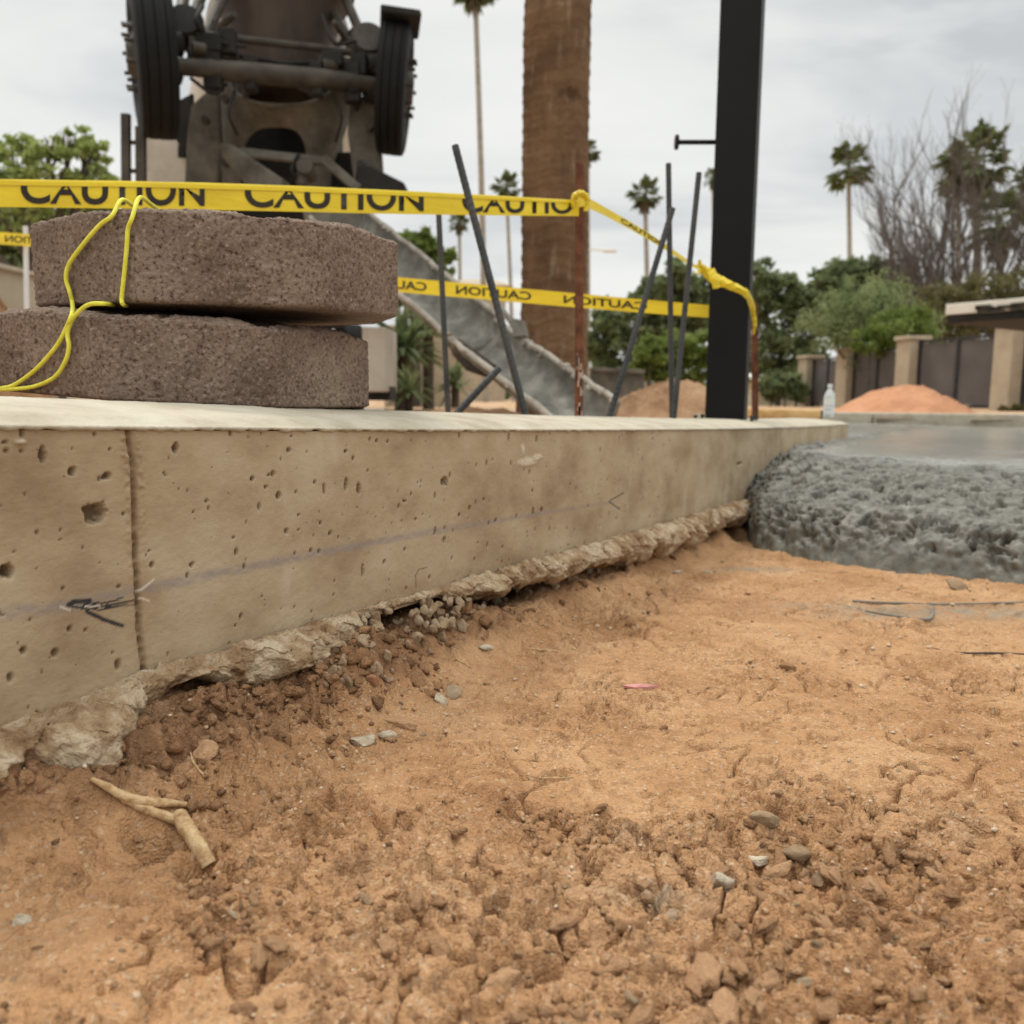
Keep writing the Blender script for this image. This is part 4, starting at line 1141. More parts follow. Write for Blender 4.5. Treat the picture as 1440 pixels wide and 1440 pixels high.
def tyre_wheel(c, axis, R, w):
    """axis points to the outside of the wheel"""
    axis = np.asarray(axis, float); axis /= np.linalg.norm(axis)
    # the tread with three grooves, shoulders, sidewalls
    prof = [(-w * .42, R * .60), (-w * .50, R * .66), (-w * .52, R * .80), (-w * .49, R * .93), (-w * .44, R * .985)]
    for k in (-.27, 0.0, .27):
        prof += [(w * (k - .025), R), (w * (k - .015), R * .982), (w * (k + .015), R * .982), (w * (k + .025), R)]
    prof += [(w * .44, R * .985), (w * .49, R * .93), (w * .52, R * .80), (w * .50, R * .66), (w * .42, R * .60)]
    ty = MB().lathe(c, axis, prof, 56, False).build('tyre', M_rubber, wheel_parent, True)
    return ty
def wheel(px, py, Y, out, R=0.585, w=0.29):
    global wheel_parent
    c = at(px, py, Y)
    wp = bpy.data.objects.new('wheel', None); COL.objects.link(wp); wp.parent = TR
    wp.location = [float(v) for v in c - origin(TR)]
    wheel_parent = wp
    tyre_wheel(c, out, R, w)
    out = np.asarray(out, float) / np.linalg.norm(out)
    MB().lathe(c, out, [(-w * .45, .08), (-w * .45, R * .62), (w * .42, R * .62), (w * .36, R * .52), (w * .18, R * .48), (w * .18, R * .36), (w * .46, R * .30), (w * .60, R * .20), (w * .66, R * .19), (w * .66, .01)], 40, True).build('rim', M_axle, wp, True)
    a = np.cross(out, (0, 0, 1)); a /= np.linalg.norm(a); b = np.cross(out, a)
    for i in range(10):
        th = i * math.pi / 5 + .2
        MB().lathe(c + out * w * .20 + (a * math.cos(th) + b * math.sin(th)) * R * .40, out, [(0, .024), (w * .30, .024), (w * .30, .016), (w * .52, .016), (w * .52, .002)], 7).build('wheel_nut', M_axle, wp)
LW, RW = (215, 84, 7.2), (557, 122, 8.05)
lw, rw = at(*LW), at(*RW)
axd = (rw - lw) / np.linalg.norm(rw - lw)
wheel(*LW, -axd); wheel(555, 122, 8.05, (1.0, 0.085, -0.10), 0.57, 0.25)
TT = lambda px, py, k=0.0: at(px, py, np.interp(px, [215, 557], [7.2, 8.05]) + k)    # a point in the plane of the axle, k metres behind it
# booster axle
MB().tube([TT(240, 93), TT(300, 97), TT(330, 101), TT(460, 112), TT(500, 117), TT(532, 120)], [.062, .075, .085, .085, .078, .062], 18).build('axle_beam', M_axle, TR, True)
MB().tube([TT(262, 45, .15), TT(310, 52, .15), TT(470, 70, .15), TT(535, 82, .15)], .032, 12).build('tie_rod', M_axle, TR, True)
MB().tube([TT(330, 78, .12), TT(370, 84, .12), TT(400, 90, .12), TT(440, 88, .12)], .022, 10).build('brake_line', M_dark, TR, True)
for (x0, x1, y0, y1) in ((264, 334, 52, 82), (448, 528, 78, 102)):
    m = MB().plate([TT(x0, y0 + 2, .1), TT(x1, y0 + 12, .1), TT(x1, y1 + 5, .1), TT(x0, y1, .1)], 0.16)
    m.tube([TT(x0 + 6, (y0 + y1) / 2, .0), TT(x0 + 26, (y0 + y1) / 2 + 3, .0)], .05, 10)
    m.build('axle_bracket', M_axle, TR, bevel=.01)
for px, py in ((250, 62), (248, 100), (524, 92), (522, 130)):
    MB().lathe(TT(px, py, .05), axd, [(-.06, .02), (-.06, .085), (.03, .10), (.05, .05), (.05, .01)], 18).build('brake_chamber', M_dark, TR, True)
# swing arms going up to the drum pedestal
def struts(L):
    for (a, b, r) in L: MB().tube([TT(*a, .2), TT(*b, .9)], r, 10).build('swing_arm', M_axle, TR, True)
struts([((262, 60), (300, -60), .045), ((288, 55), (345, -70), .04), ((252, 40), (262, -30), .05), ((330, 20), (280, 62), .03), ((500, 68), (462, 10), .04), ((520, 78), (470, -40), .045), ((498, 40), (465, 75), .02), ((470, 30), (500, 85), .02)])
MB().lathe(TT(262, 38, .15), (0.2, -.9, .3), [(-.1, .02), (-.1, .13), (-.04, .15), (.02, .13), (.06, .15), (.1, .13), (.1, .02)], 20).build('air_spring', M_dark, TR, True)
MB().lathe(TT(518, 62, .15), (0.2, -.9, .3), [(-.1, .02), (-.1, .13), (-.04, .16), (.02, .14), (.06, .16), (.1, .14), (.1, .02)], 20).build('air_spring', M_axle, TR, True)
# mud flap holder on the right wheel
m = MB().plate([TT(534, 22, -.25), TT(590, 30, -.25), TT(591, 41, -.25), TT(536, 34, -.25)], 0.5)
m.build('fender', M_dark, TR, bevel=.02)
# the drum: body hidden behind, rear cone rising above the hopper
dA, dB = at(388, 250, 13.0), at(396, -60, 8.9)
dd = dB - dA; dl = np.linalg.norm(dd)
MB().lathe(dA, dd, [(-2.2, .6), (-2.2, .95), (-1.2, 1.22), (0.2, 1.25), (1.4, 1.12), (2.5, .92), (3.3, .76)], 48).build('drum', M_beige, TR, True)
cT, cB = at(398, -170, 9.0), at(391, 150, 8.5)
cone = MB().lathe(cB, cT - cB, [(0, .10), (0.02, .36), (.30, .42), (.70, .50), (1.15, .64), (1.2, .70), (1.28, .70), (1.3, .66), (2.0, .86), (2.5, 1.0), (2.5, .3)], 48)
cone.build('drum_cone', M_drum, TR, True)
# hopper: a curved sheet with a scooped upper rim and an arched opening below
def hopper():
    nu, nv = 60, 26
    u = np.linspace(-1, 1, nu)[None, :]; v = np.linspace(0, 1, nv)[:, None]
    top = 108 + 38 * np.sqrt(np.clip(1 - (np.abs(u) / 0.66) ** 2.4, 0, 1)) * (np.abs(u) < 0.66) + 0 * v
    bot = 262 - 84 * np.sqrt(np.clip(1 - (np.abs(u + .06) / 0.60) ** 3.0, 0, 1)) * (np.abs(u + .06) < 0.60) + 0 * v
    py = top + (bot - top) * v
    half = 112 - 34 * np.clip((py - 110) / 130, 0, 1)
    px = 397 + u * half - 8 * np.clip((py - 110) / 130, 0, 1)
    Y = 8.75 - 0.62 * np.sqrt(np.clip(1 - u ** 2, 0, 1)) * (1.1 - 0.35 * v) + 0 * v
    P = np.array([[at(px[i, j], py[i, j], Y[i, j]) for j in range(nu)] for i in range(nv)])
    Q = P + np.array([0, 0.03, 0])
    m = MB().add(P.reshape(-1, 3), grid_faces(nv, nu).tolist()); m.add(Q.reshape(-1, 3), grid_faces(nv, nu)[:, ::-1].tolist())
    m.build('hopper', M_grey, TR, True)
    MB().box(at(392, 170, 9.15), (.62, .15, .75)).build('hopper_shade_box', M_dark, TR)  # dark box added to stand in for shade in the hopper openings
    rim = [at(397 + q * 76, 111 + 37 * math.sqrt(max(0, 1 - abs(q) ** 2.4)), 8.75 - .66 * math.sqrt(1 - (q * .66) ** 2) ) for q in np.linspace(-1, 1, 24)]
    MB().tube(rim, .016, 8).build('hopper_rim', M_grey, TR, True)
hopper()
TQ = lambda px, py, Y=8.2: at(px, py, Y)
# legs and panels either side of the hopper
MB().plate([TQ(272, 150), TQ(308, 118), TQ(312, 210), TQ(306, 262), TQ(262, 262), TQ(266, 190)], .10).build('rear_leg', M_grey, TR, bevel=.01)
MB().plate([TQ(494, 128), TQ(530, 150), TQ(536, 200), TQ(540, 262), TQ(500, 262), TQ(490, 190)], .10).build('rear_leg', M_grey, TR, bevel=.01)
MB().plate([TQ(238, 150, 8.3), TQ(272, 132, 8.3), TQ(272, 210, 8.3), TQ(256, 210, 8.3), TQ(242, 186, 8.3)], .06).build('frame_gusset', M_dark, TR, bevel=.01)
MB().plate([TQ(504, 150, 8.3), TQ(522, 150, 8.3), TQ(518, 232, 8.3), TQ(502, 242, 8.3)], .06).build('frame_gusset', M_dark, TR, bevel=.01)
MB().plate([TQ(206, 180, 8.6), TQ(268, 186, 8.6), TQ(268, 330, 8.6), TQ(202, 330, 8.6)], .08).build('side_panel', M_beige, TR, bevel=.01)
MB().beam(TQ(256, 205, 8.5), TQ(256, 222, 8.5), .07, .03).build('panel_latch', M_dark, TR)
MB().box(TQ(385, 275, 9.0), (.95, .3, .35)).build('rear_frame', M_dark, TR, bevel=.02)
# ladder rails on the left
for x0, y0, w in ((177, 160, .075), (198, 178, .085)):
    MB().beam(TQ(x0, y0, 7.6), TQ(x0 + 1, 345, 7.6), w, .05, (0, 1, 0)).build('ladder_rail', M_axle, TR, bevel=.008)
for y in (200, 240, 280, 320):
    MB().beam(TQ(177, y, 7.62), TQ(198, y + 1, 7.62), .03, .03).build('ladder_rung', M_axle, TR)
# chute pivot frame
MB().plate([TQ(314, 204, 7.7), TQ(330, 206, 7.7), TQ(404, 256, 7.5), TQ(398, 270, 7.5), TQ(352, 266, 7.6), TQ(316, 222, 7.7)], .12).build('chute_holder', M_grey, TR, bevel=.015)
MB().beam(TQ(338, 214, 7.8), TQ(462, 228, 7.8), .07, .07).build('pivot_bar', M_grey, TR, bevel=.01)
MB().beam(TQ(455, 224, 7.8), TQ(506, 268, 7.8), .11, .08).build('pivot_bar', M_grey, TR, bevel=.01)
MB().tube([TQ(428, 225, 7.75), TQ(424, 262, 7.7)], .05, 12).build('hydraulic_ram', M_axle, TR, True)
MB().lathe(TQ(432, 240, 7.75), (0, -1, .2), [(-.1, .01), (-.1, .07), (.1, .07), (.1, .01)], 14).build('pivot_pin', M_axle, TR, True)
MB().plate([TQ(505, 236, 7.9), TQ(524, 238, 7.9), TQ(572, 262, 7.9), TQ(570, 275, 7.9), TQ(500, 275, 7.9)], .25).build('rear_fender', M_dark, TR, bevel=.02)
MB().plate([TQ(430, 296, 7.6), TQ(505, 299, 7.6), TQ(536, 312, 7.6), TQ(540, 350, 7.6), TQ(440, 350, 7.6)], .3).build('rear_deck', M_grey, TR, bevel=.02)
MB().plate([TQ(180, 293, 7.5), TQ(206, 293, 7.5), TQ(206, 330, 7.5), TQ(180, 330, 7.5)], .1).build('tail_light', M_rust, TR, bevel=.01)
# hoses, lines and fittings round the booster axle
for a, b, c_, r in (((262, 70), (285, 92), (330, 88), .016), ((268, 110), (300, 132), (318, 118), .014), ((470, 96), (498, 128), (515, 112), .016), ((300, 30), (312, 58), (345, 66), .013),
                    ((452, 20), (470, 60), (500, 58), .014), ((285, 8), (276, 30), (290, 50), .018), ((330, 128), (322, 160), (334, 190), .014), ((470, 134), (480, 165), (472, 200), .014),
                    ((420, 216), (410, 240), (424, 256), .014), ((516, 96), (535, 104), (538, 118), .02)):
    MB().tube(smooth_path([TT(*a, .05), TT(*b, -.05), TT(*c_, .05)], 8), r, 8).build('hose', M_dark, TR, True)
for px, py, w, h in ((296, 62, .10, .07), (322, 60, .06, .10), (468, 84, .09, .06), (505, 92, .07, .09), (352, 104, .05, .14), (446, 112, .05, .14), (300, 98, .07, .16), (496, 118, .07, .16)):
    MB().box(TT(px, py, .02), (w, .06, h)).build('axle_clamp', M_dark, TR, bevel=.012)
for px, py in ((318, 140), (318, 230), (500, 150), (508, 232), (290, 170), (520, 180), (345, 132), (452, 134)):
    MB().lathe(TQ(px, py, 8.1), (0, -1, 0), [(-.02, .005), (-.02, .035), (.05, .035), (.05, .005)], 6).build('bolt', M_axle, TR)
# lower body behind the pavers: chassis rails, road wheels, cab
gzt = float(gz(-2.2, 9.0))
MB().box(TQ(535, 508, 7.3), (.10, .3, .26)).build('tool_box', M_beige, TR, bevel=.015)
MB().box(TQ(538, 553, 7.3), (.09, .2, .06)).build('tool_box_foot', M_dark, TR, bevel=.01)
cx, cy = TQ(385, 400, 9.0)[:2]
fw = np.array([-axd[1], axd[0], 0]); fw /= np.linalg.norm(fw); sd = np.array([axd[0], axd[1], 0]); sd /= np.linalg.norm(sd)
o0 = np.array([cx, cy, gzt])
for k in (-1, 1):
    c = o0 + sd * .43 * k + fw * 2.2 + np.array([0, 0, 1.0]); MB().box(c, (3.6, .05, .14), (fw, sd, (0, 0, 1))).build('chassis_rail', M_dark, TR)
for f in (0.9, 2.2, 5.6):
    for k in (-1, 1):
        c = o0 + sd * (1.0 * k) + fw * f + np.array([0, 0, .52])
        MB().lathe(c, sd * k, [(-.15, .30), (-.15, .46), (-.11, .52), (.11, .52), (.15, .46), (.15, .30), (.10, .29), (.05, .10), (.05, .01)], 32).build('road_wheel', M_rubber, TR, True)
MB().box(o0 + fw * 6.0 + np.array([0, 0, 1.75]), (.85, 1.15, .85), (fw, sd, (0, 0, 1))).build('cab', M_beige, TR, bevel=.08)
MB().box(o0 + fw * 5.13 + np.array([0, 0, 2.1]), (.015, .8, .3), (fw, sd, (0, 0, 1))).build('cab_window', M_dark, TR)
MB().box(o0 + fw * 3.0 + np.array([0, 0, 1.25]), (2.0, .5, .15), (fw, sd, (0, 0, 1))).build('drum_cradle', M_dark, TR)

# discharge chute: trough sections ending on the ground
def chute_section(A, B, r0, r1, roll, name, lip=True):
    A, B = np.asarray(A, float), np.asarray(B, float)
    d = (B - A) / np.linalg.norm(B - A)
    side = np.cross(d, (0, 0, 1.0)); side /= np.linalg.norm(side); up = np.cross(side, d)
    side, up = side * math.cos(roll) + up * math.sin(roll), up * math.cos(roll) - side * math.sin(roll)
    nt_, na = 26, 22
    t = np.linspace(0, 1, nt_)[:, None]; a = np.linspace(-1, 1, na)[None, :] * math.radians(88)
    def sheet(off):
        r = r0 + (r1 - r0) * t + off
        rag = 0.016 * fbm2(t * 22, a * 3, 4, 77) + 0.02 * np.abs(a / 1.54) ** 6 * fbm2(t * 34, a * 2, 3, 78)
        return A + (B - A) * t[..., None] + side * ((r + rag) * np.sin(a))[..., None] - up * ((r + rag) * np.cos(a) * 0.85)[..., None]
    m = MB()
    P, Q = sheet(0.0), sheet(0.014)
    f = grid_faces(nt_, na)
    m.add(P.reshape(-1, 3), f.tolist()); m.add(Q.reshape(-1, 3), f[:, ::-1].tolist())
    for i in (0, nt_ - 1):
        n = len(P[i]); m.add(np.vstack([P[i], Q[i]]), [[j, j + 1, j + 1 + n, j + n] for j in range(n - 1)])
    m.build(name, M_chute, TR, True)
    for j in (0, -1):
        e = (P[:, j] + Q[:, j]) / 2
        MB().tube(e + up * 0.005, .020, 8).build('chute_rim', M_crust, TR, True)
    if lip:
        e = Q[-1] + d * 0.005
        MB().tube(e, .024, 8).build('chute_end_band', M_chute, TR, True)
        MB().tube(Q[2], .02, 8).build('chute_end_band', M_chute, TR, True)
    return P
C0, C1, C2 = at(470, 296, 7.4), at(668, 459, 5.95), at(826, 578, 5.0)
C0b = at(540, 375, 6.9)
P1 = chute_section(C0, C1, .21, .20, -0.4, 'chute')
P2 = chute_section(C1 + (C2 - C1) * -0.04 + np.array([0, 0, -.03]), C2, .185, .20, -0.35, 'chute_extension')
# lumps of cement stuck on the rims and hinges
r3 = np.random.default_rng(9)
m = MB()
for P, cnt_ in ((P1, 60), (P2, 46)):
    for i in range(cnt_):
        q = P[r3.integers(0, 26), 0 if r3.random() < .5 else -1]
        V, Fc = stone_shape(int(r3.integers(1, 9999)), ICO1); s_ = r3.uniform(.012, .035)
        m.add(V * s_ + q + r3.normal(size=3) * .01, Fc.tolist())
o = m.build('cement_lumps', M_crust, TR, True); o['kind'] = 'stuff'
m = MB().plate([at(720, 448, 5.7), at(738, 452, 5.65), at(742, 474, 5.6), at(724, 476, 5.65)], .05); m.tube([at(690, 408, 5.9), at(724, 462, 5.7)], .018, 8)
m.build('chute_hinge', M_chute, TR, bevel=.008)
MB().plate([at(634, 470, 6.05), at(692, 512, 5.75), at(684, 530, 5.75), at(664, 524, 5.85), at(646, 504, 5.95)], .16).build('chute_bracket', M_drum, TR, bevel=.02)
# ------------------------------------------------------------------ trees
def leaf_mat(name, c0, c1, c2):
    def ex(nt, N, L, b, mp, cr):
        t = N.new('ShaderNodeBsdfTranslucent'); mx = N.new('ShaderNodeMixShader'); mx.inputs[0].default_value = 0.42
        out = N['Material Output']
        L.new(b.inputs['Base Color'].links[0].from_socket, t.inputs[0])
        L.new(b.outputs[0], mx.inputs[1]); L.new(t.outputs[0], mx.inputs[2]); L.new(mx.outputs[0], out.inputs[0])
    return mk(name, [c0, c1, c2], scale=2.2, rough=0.6, bump=0, spec=0.25, extra=ex, detail=8)
M_leaf_y = leaf_mat('yellow green leaf', (0.20, 0.25, 0.06), (0.30, 0.36, 0.11), (0.38, 0.44, 0.16))
M_leaf_d = leaf_mat('dark leaf', (0.11, 0.14, 0.06), (0.18, 0.22, 0.10), (0.25, 0.29, 0.14))
M_leaf_m = leaf_mat('mid leaf', (0.16, 0.20, 0.085), (0.23, 0.275, 0.12), (0.30, 0.34, 0.16))
M_leaf_b = leaf_mat('bright leaf', (0.11, 0.16, 0.03), (0.165, 0.22, 0.05), (0.22, 0.28, 0.08))
M_leaf_o = leaf_mat('olive leaf', (0.11, 0.10, 0.04), (0.16, 0.145, 0.06), (0.22, 0.195, 0.085))
M_palmleaf = leaf_mat('palm leaf', (0.075, 0.095, 0.03), (0.125, 0.15, 0.05), (0.21, 0.21, 0.08))
M_deadleaf = mk('dead frond', [(0.10, 0.075, 0.04), (0.19, 0.145, 0.085)], scale=4, rough=0.9, bump=0)
M_bark = mk('bark', [(0.055, 0.042, 0.032), (0.11, 0.085, 0.065)], scale=8, rough=0.9, bump=0.5, bscale=30)
M_twig = mk('bare wood', [(0.09, 0.072, 0.062), (0.15, 0.125, 0.108)], scale=8, rough=0.9, bump=0.2)
def leaf_quads(C, size, rg):
    n = len(C)
    a = rg.normal(size=(n, 3)); a /= np.linalg.norm(a, axis=1)[:, None]
    b = rg.normal(size=(n, 3)); b = b - a * (a * b).sum(1)[:, None]; b /= np.linalg.norm(b, axis=1)[:, None]
    s = size * rg.uniform(0.6, 1.4, n)[:, None]
    V = np.stack([C - a * s, C + b * s * .5, C + a * s, C - b * s * .5], 1).reshape(-1, 3)
    return V, np.arange(4 * n).reshape(n, 4)
def tree(name, cl, Y, label, cat, mat, density=1.0, lsize=0.10, group=None, bark=None, trunk=True, hollow=0.35, seed=0):
    """cl: clumps as pixel x, y and radius in pixels, at distance Y"""
    rg = np.random.default_rng(1000 + seed)
    k = Y / F
    cs = [(at(x, y, Y + rg.uniform(-.6, .6) * r * k), r * k) for x, y, r in cl]
    bx = np.mean([c[0][0] for c in cs]); base = np.array([bx, Y, float(gz(bx, Y))])
    t = thing(name, base, label, cat, group)
    C = []
    for c, r in cs:
        nb = int(26 * density) + 4
        for _ in range(nb):                  # twig clusters spread through each clump
            d = rg.normal(size=3); d /= np.linalg.norm(d)
            q = c + d * r * (rg.uniform(hollow, 1.08) ** 0.8) * np.array([1, 1, .9])
            m = int(rg.integers(22, 60))
            C.append(q + rg.normal(size=(m, 3)) * r * .15 * np.array([1, 1, .8]))
    C = np.vstack(C); C = C[C[:, 2] > base[2] + 0.02]
    V, Fc = leaf_quads(C, lsize, rg)
    if trunk:
        m = MB(); top = np.mean([c for c, r in cs], 0)
        fork = base + (top - base) * .45; fork[1] = Y
        rad = max(.06, .035 * (top[2] - base[2]))
        m.tube(smooth_path([base - np.array([0, 0, .2]), base * .6 + fork * .4 + np.array([.05, 0, 0]), fork], 4), [rad * (1 - .035 * i) for i in range(9)], 9)
        for c, r in cs:
            mid = (fork + c) / 2 + rg.normal(size=3) * r * .2
            m.tube(smooth_path([fork, mid, c], 4), [rad * .55 * (1 - .09 * i) for i in range(9)], 6)
            for _ in range(5):
                d = rg.normal(size=3); d /= np.linalg.norm(d)
                m.tube([c * .6 + mid * .4, c + d * r * .5, c + d * r * .9], [rad * .22, rad * .12, rad * .05], 4)
        m.build('trunk', bark or M_bark, t, True)
        obj('crown', V, Fc, mat, t, False)
    else:
        obj('foliage', V, Fc, mat, t, False)
        for c, r in cs: MB().tube([np.array([c[0], c[1], base[2] - .1]), c], [.03, .012], 5).build('stem', bark or M_bark, t, True)
    return t
TG = 'trees beyond the building site'
tree('broadleaf_tree', [(8, 262, 34), (38, 222, 30), (70, 205, 30), (100, 195, 22), (85, 240, 38), (128, 215, 22), (145, 250, 20), (120, 265, 30), (40, 275, 36), (82, 290, 40), (140, 292, 24), (10, 215, 16), (30, 320, 36), (-30, 250, 40), (-70, 290, 40)],
     20, 'airy yellow-green tree at the edge of the photo, left of the mixer truck', 'tree', M_leaf_y, 0.26, .075, TG, seed=1)
tree('broadleaf_tree', [(20, 330, 34), (60, 318, 36), (105, 312, 30), (15, 372, 30), (50, 368, 34), (-30, 350, 50), (150, 320, 25)], 24, 'dark green tree low under the yellow-green one, above the beige wall', 'tree', M_leaf_d, 1.2, .11, TG, seed=2)
tree('broadleaf_tree', [(560, 350, 24), (590, 348, 24), (615, 362, 20), (575, 385, 34), (610, 395, 28), (545, 400, 34)], 17, 'small green tree showing above the chute beside the pavers', 'tree', M_leaf_b, 1.0, .075, TG, seed=3)
tree('broadleaf_tree', [(948, 398, 30), (920, 412, 22), (980, 410, 26), (900, 430, 20), (950, 440, 36), (985, 450, 24), (860, 450, 26), (840, 490, 26), (880, 480, 34), (925, 470, 34), (865, 525, 30)],
     25, 'dark green tree seen through the upright rebar', 'tree', M_leaf_d, 1.0, .10, TG, seed=4)
tree('leafy_bush', [(915, 500, 24), (945, 492, 28), (980, 490, 28), (930, 520, 26), (970, 520, 30), (900, 520, 16), (1000, 515, 24)], 19, 'rounded bright green bush behind the brown dirt pile', 'bush', M_leaf_b, 1.0, .06, 'bushes beyond the site', trunk=False, seed=5)
tree('broadleaf_tree', [(1070, 395, 30), (1062, 430, 36), (1105, 410, 28), (1122, 430, 26), (1090, 455, 44), (1140, 470, 34), (1075, 500, 40), (1120, 505, 40), (1100, 530, 34)],
     30, 'dark green tree right beside the black post', 'tree', M_leaf_d, .8, .12, TG, seed=6)
tree('broadleaf_tree', [(1165, 398, 24), (1190, 388, 28), (1225, 385, 26), (1250, 400, 28), (1180, 425, 36), (1225, 425, 40), (1160, 440, 30)], 36, 'dense dark tree behind the feathery green one', 'tree', M_leaf_d, 1.2, .14, TG, seed=7)
tree('feathery_tree', [(1205, 425, 40), (1240, 415, 40), (1165, 455, 38), (1200, 470, 48), (1255, 455, 46), (1290, 470, 34), (1225, 495, 46)],
     24, 'soft mid green feathery tree rising behind the fence', 'tree', M_leaf_m, 1.4, .055, TG, seed=8, hollow=.2)
tree('leafy_bush', [(1250, 470, 30), (1285, 455, 28), (1225, 480, 22), (1300, 480, 22)], 22.6, 'bright green bush showing over the fence between its pillars', 'bush', M_leaf_b, 1.1, .06, 'bushes beyond the site', trunk=False, seed=9)
tree('leafy_bush', [(1320, 430, 34), (1355, 425, 30), (1390, 415, 36), (1430, 410, 36), (1335, 460, 30), (1400, 455, 36), (1450, 440, 40), (1480, 420, 50)], 27, 'olive brown bush at the foot of the bare trees', 'bush', M_leaf_o, 1.1, .07, 'bushes beyond the site', trunk=False, seed=10)
tree('leafy_bush', [(1085, 545, 18), (1105, 540, 20), (1120, 550, 16)], 26, 'low dark round bush in front of the pale roofed house', 'bush', M_leaf_d, 1.1, .07, 'bushes beyond the site', trunk=False, seed=11)
tree('leafy_bush', [(1412, 578, 8), (1425, 577, 8), (1438, 577, 9)], 17.5, 'small olive yellow shrub at the foot of the last fence pillar', 'bush', M_leaf_o, .8, .03, 'bushes beyond the site', trunk=False, seed=12)
# spiky palmetto shrubs under the chute
def spiky(px, py, Y, R, n, label, seed, mat=M_leaf_m):
    rg = np.random.default_rng(seed); c = at(px, py, Y); b = np.array([c[0], Y, float(gz(c[0], Y))]); c = b + np.array([0, 0, max(.2, (c[2] - b[2]))])
    t = thing('spiky_shrub', b, label, 'shrub', 'spiky shrubs under the chute')
    V, Fc = [], []
    for i in range(n):
        d = rg.normal(size=3); d[2] = abs(d[2]) * 1.1 - .25; d /= np.linalg.norm(d); L = R * rg.uniform(.7, 1.1)
        w = np.cross(d, (0, 0, 1)); w /= np.linalg.norm(w) + 1e-6; w *= R * .06
        p = [c, c + d * L * .5 + np.array([0, 0, .05 * L]), c + d * L - np.array([0, 0, .15 * L])]
        k = len(V); V += [p[0] - w * .4, p[0] + w * .4, p[1] - w, p[1] + w, p[2]]; Fc += [[k, k + 1, k + 3, k + 2], [k + 2, k + 3, k + 4]]
    obj('foliage', V, Fc, mat, t, False)
    MB().tube([b - np.array([0, 0, .1]), c], [R * .12, R * .10], 8).build('trunk', M_bark, t, True)
spiky(565, 500, 12.5, .95, 130, 'large spiky green shrub beside the pale tool box of the truck', 71, M_leaf_d)
spiky(602, 470, 13.5, .8, 110, 'spiky green shrub close under the middle of the chute', 72)
spiky(640, 545, 12, .5, 70, 'low spiky shrub under the lower end of the chute', 73, M_leaf_d)
spiky(575, 555, 11.5, .5, 70, 'small spiky shrub near the ground beside the lower paver', 74, M_leaf_m)

# palms
def fan_crown(seed, n=64, droop=1.0):
    rg = np.random.default_rng(seed); V, Fc = [], []
    for i in range(n):
        az = rg.uniform(0, 2 * math.pi); el = math.radians(rg.uniform(-48, 82))
        d = np.array([math.cos(az) * math.cos(el), math.sin(az) * math.cos(el), math.sin(el)])
        L = rg.uniform(.30, .62); side = np.array([-math.sin(az), math.cos(az), 0])
        o = d * L - np.array([0, 0, .10 * L * (1 - abs(d[2]))])
        k = len(V); V += [side * -.012, side * .012, o + side * .010, o - side * .010]; Fc.append([k, k + 1, k + 2, k + 3])
        up = np.cross(side, d)
        for b in range(9):
            a = math.radians(-72 + 18 * b + rg.uniform(-5, 5)); l = rg.uniform(.28, .42) * (1 - .25 * abs(b - 4) / 4)
            q = d * math.cos(a) + side * math.sin(a)
            w = (side * math.cos(a) - d * math.sin(a)) * .055
            mid = o + q * l * .6 + up * .02; tip = o + q * l - np.array([0, 0, .13 * droop * rg.uniform(.5, 1.3)])
            k = len(V); V += [o, mid - w, tip, mid + w]; Fc.append([k, k + 1, k + 2, k + 3])
    return V, Fc
CROWNS = [mesh_np('crown', *fan_crown(s), M_palmleaf, False) for s in (21, 22, 23)]
def skirt_mesh(seed):
    rg = np.random.default_rng(seed); V, Fc = [], []
    for i in range(60):
        az = rg.uniform(0, 6.28); o = np.array([math.cos(az) * .10, math.sin(az) * .10, rg.uniform(-.6, -.05)])
        e = o + np.array([math.cos(az) * .20, math.sin(az) * .20, -rg.uniform(.3, .5)]); w = np.array([-math.sin(az), math.cos(az), 0]) * .06
        k = len(V); V += [o, (o + e) / 2 - w, e, (o + e) / 2 + w]; Fc.append([k, k + 1, k + 2, k + 3])
    return mesh_np('dead_fronds', V, Fc, M_deadleaf, False)
SKIRT = skirt_mesh(5)
M_ptrunk = mk('thin palm trunk', [(0.24, 0.21, 0.165), (0.36, 0.32, 0.26)], scale=3, rough=0.9, bump=0.3, bscale=10)
def palm(px, py, Y, R, label, v, lean=0, tr=0.13, skirt=True):
    c = at(px, py, Y); bx = at(px + lean, 560, Y)[0]; b = np.array([bx, Y, float(gz(bx, Y))])
    t = thing('palm_tree', b, label, 'palm tree', 'distant fan palms')
    MB().tube(smooth_path([b - np.array([0, 0, .3]), b * .5 + c * .5 + np.array([(bx - c[0]) * .12, 0, 0]), c], 6), np.linspace(tr * 1.25, tr * .9, 13), 9).build('trunk', M_ptrunk, t, True)
    o = put('crown', CROWNS[v % 3], t); o.location = [float(q) for q in c - b]; o.scale = (R, R, R); o.rotation_euler = (0, 0, v * 1.3)
    if skirt:
        o = put('dead_fronds', SKIRT, t); o.location = [float(q) for q in c - b]; o.scale = (R, R, R)
palm(668, -22, 40, 1.35, 'tall thin palm rising out of the top of the photo between truck and palm trunk', 0, lean=15, tr=.125)
palm(712, 262, 62, 1.35, 'palm close beside the left edge of the thick palm trunk', 1, lean=10)
palm(646, 312, 66, 1.1, 'smallest palm, low beside the leaning rebar', 2, lean=2)
palm(826, 214, 52, .95, 'palm half hidden behind the right edge of the thick palm trunk', 0)
palm(907, 272, 60, 1.5, 'palm standing between thick trunk and upright rebar', 1, lean=4, tr=.16)
palm(1003, 250, 60, .9, 'palm hidden behind the black post except for a few fronds', 2)
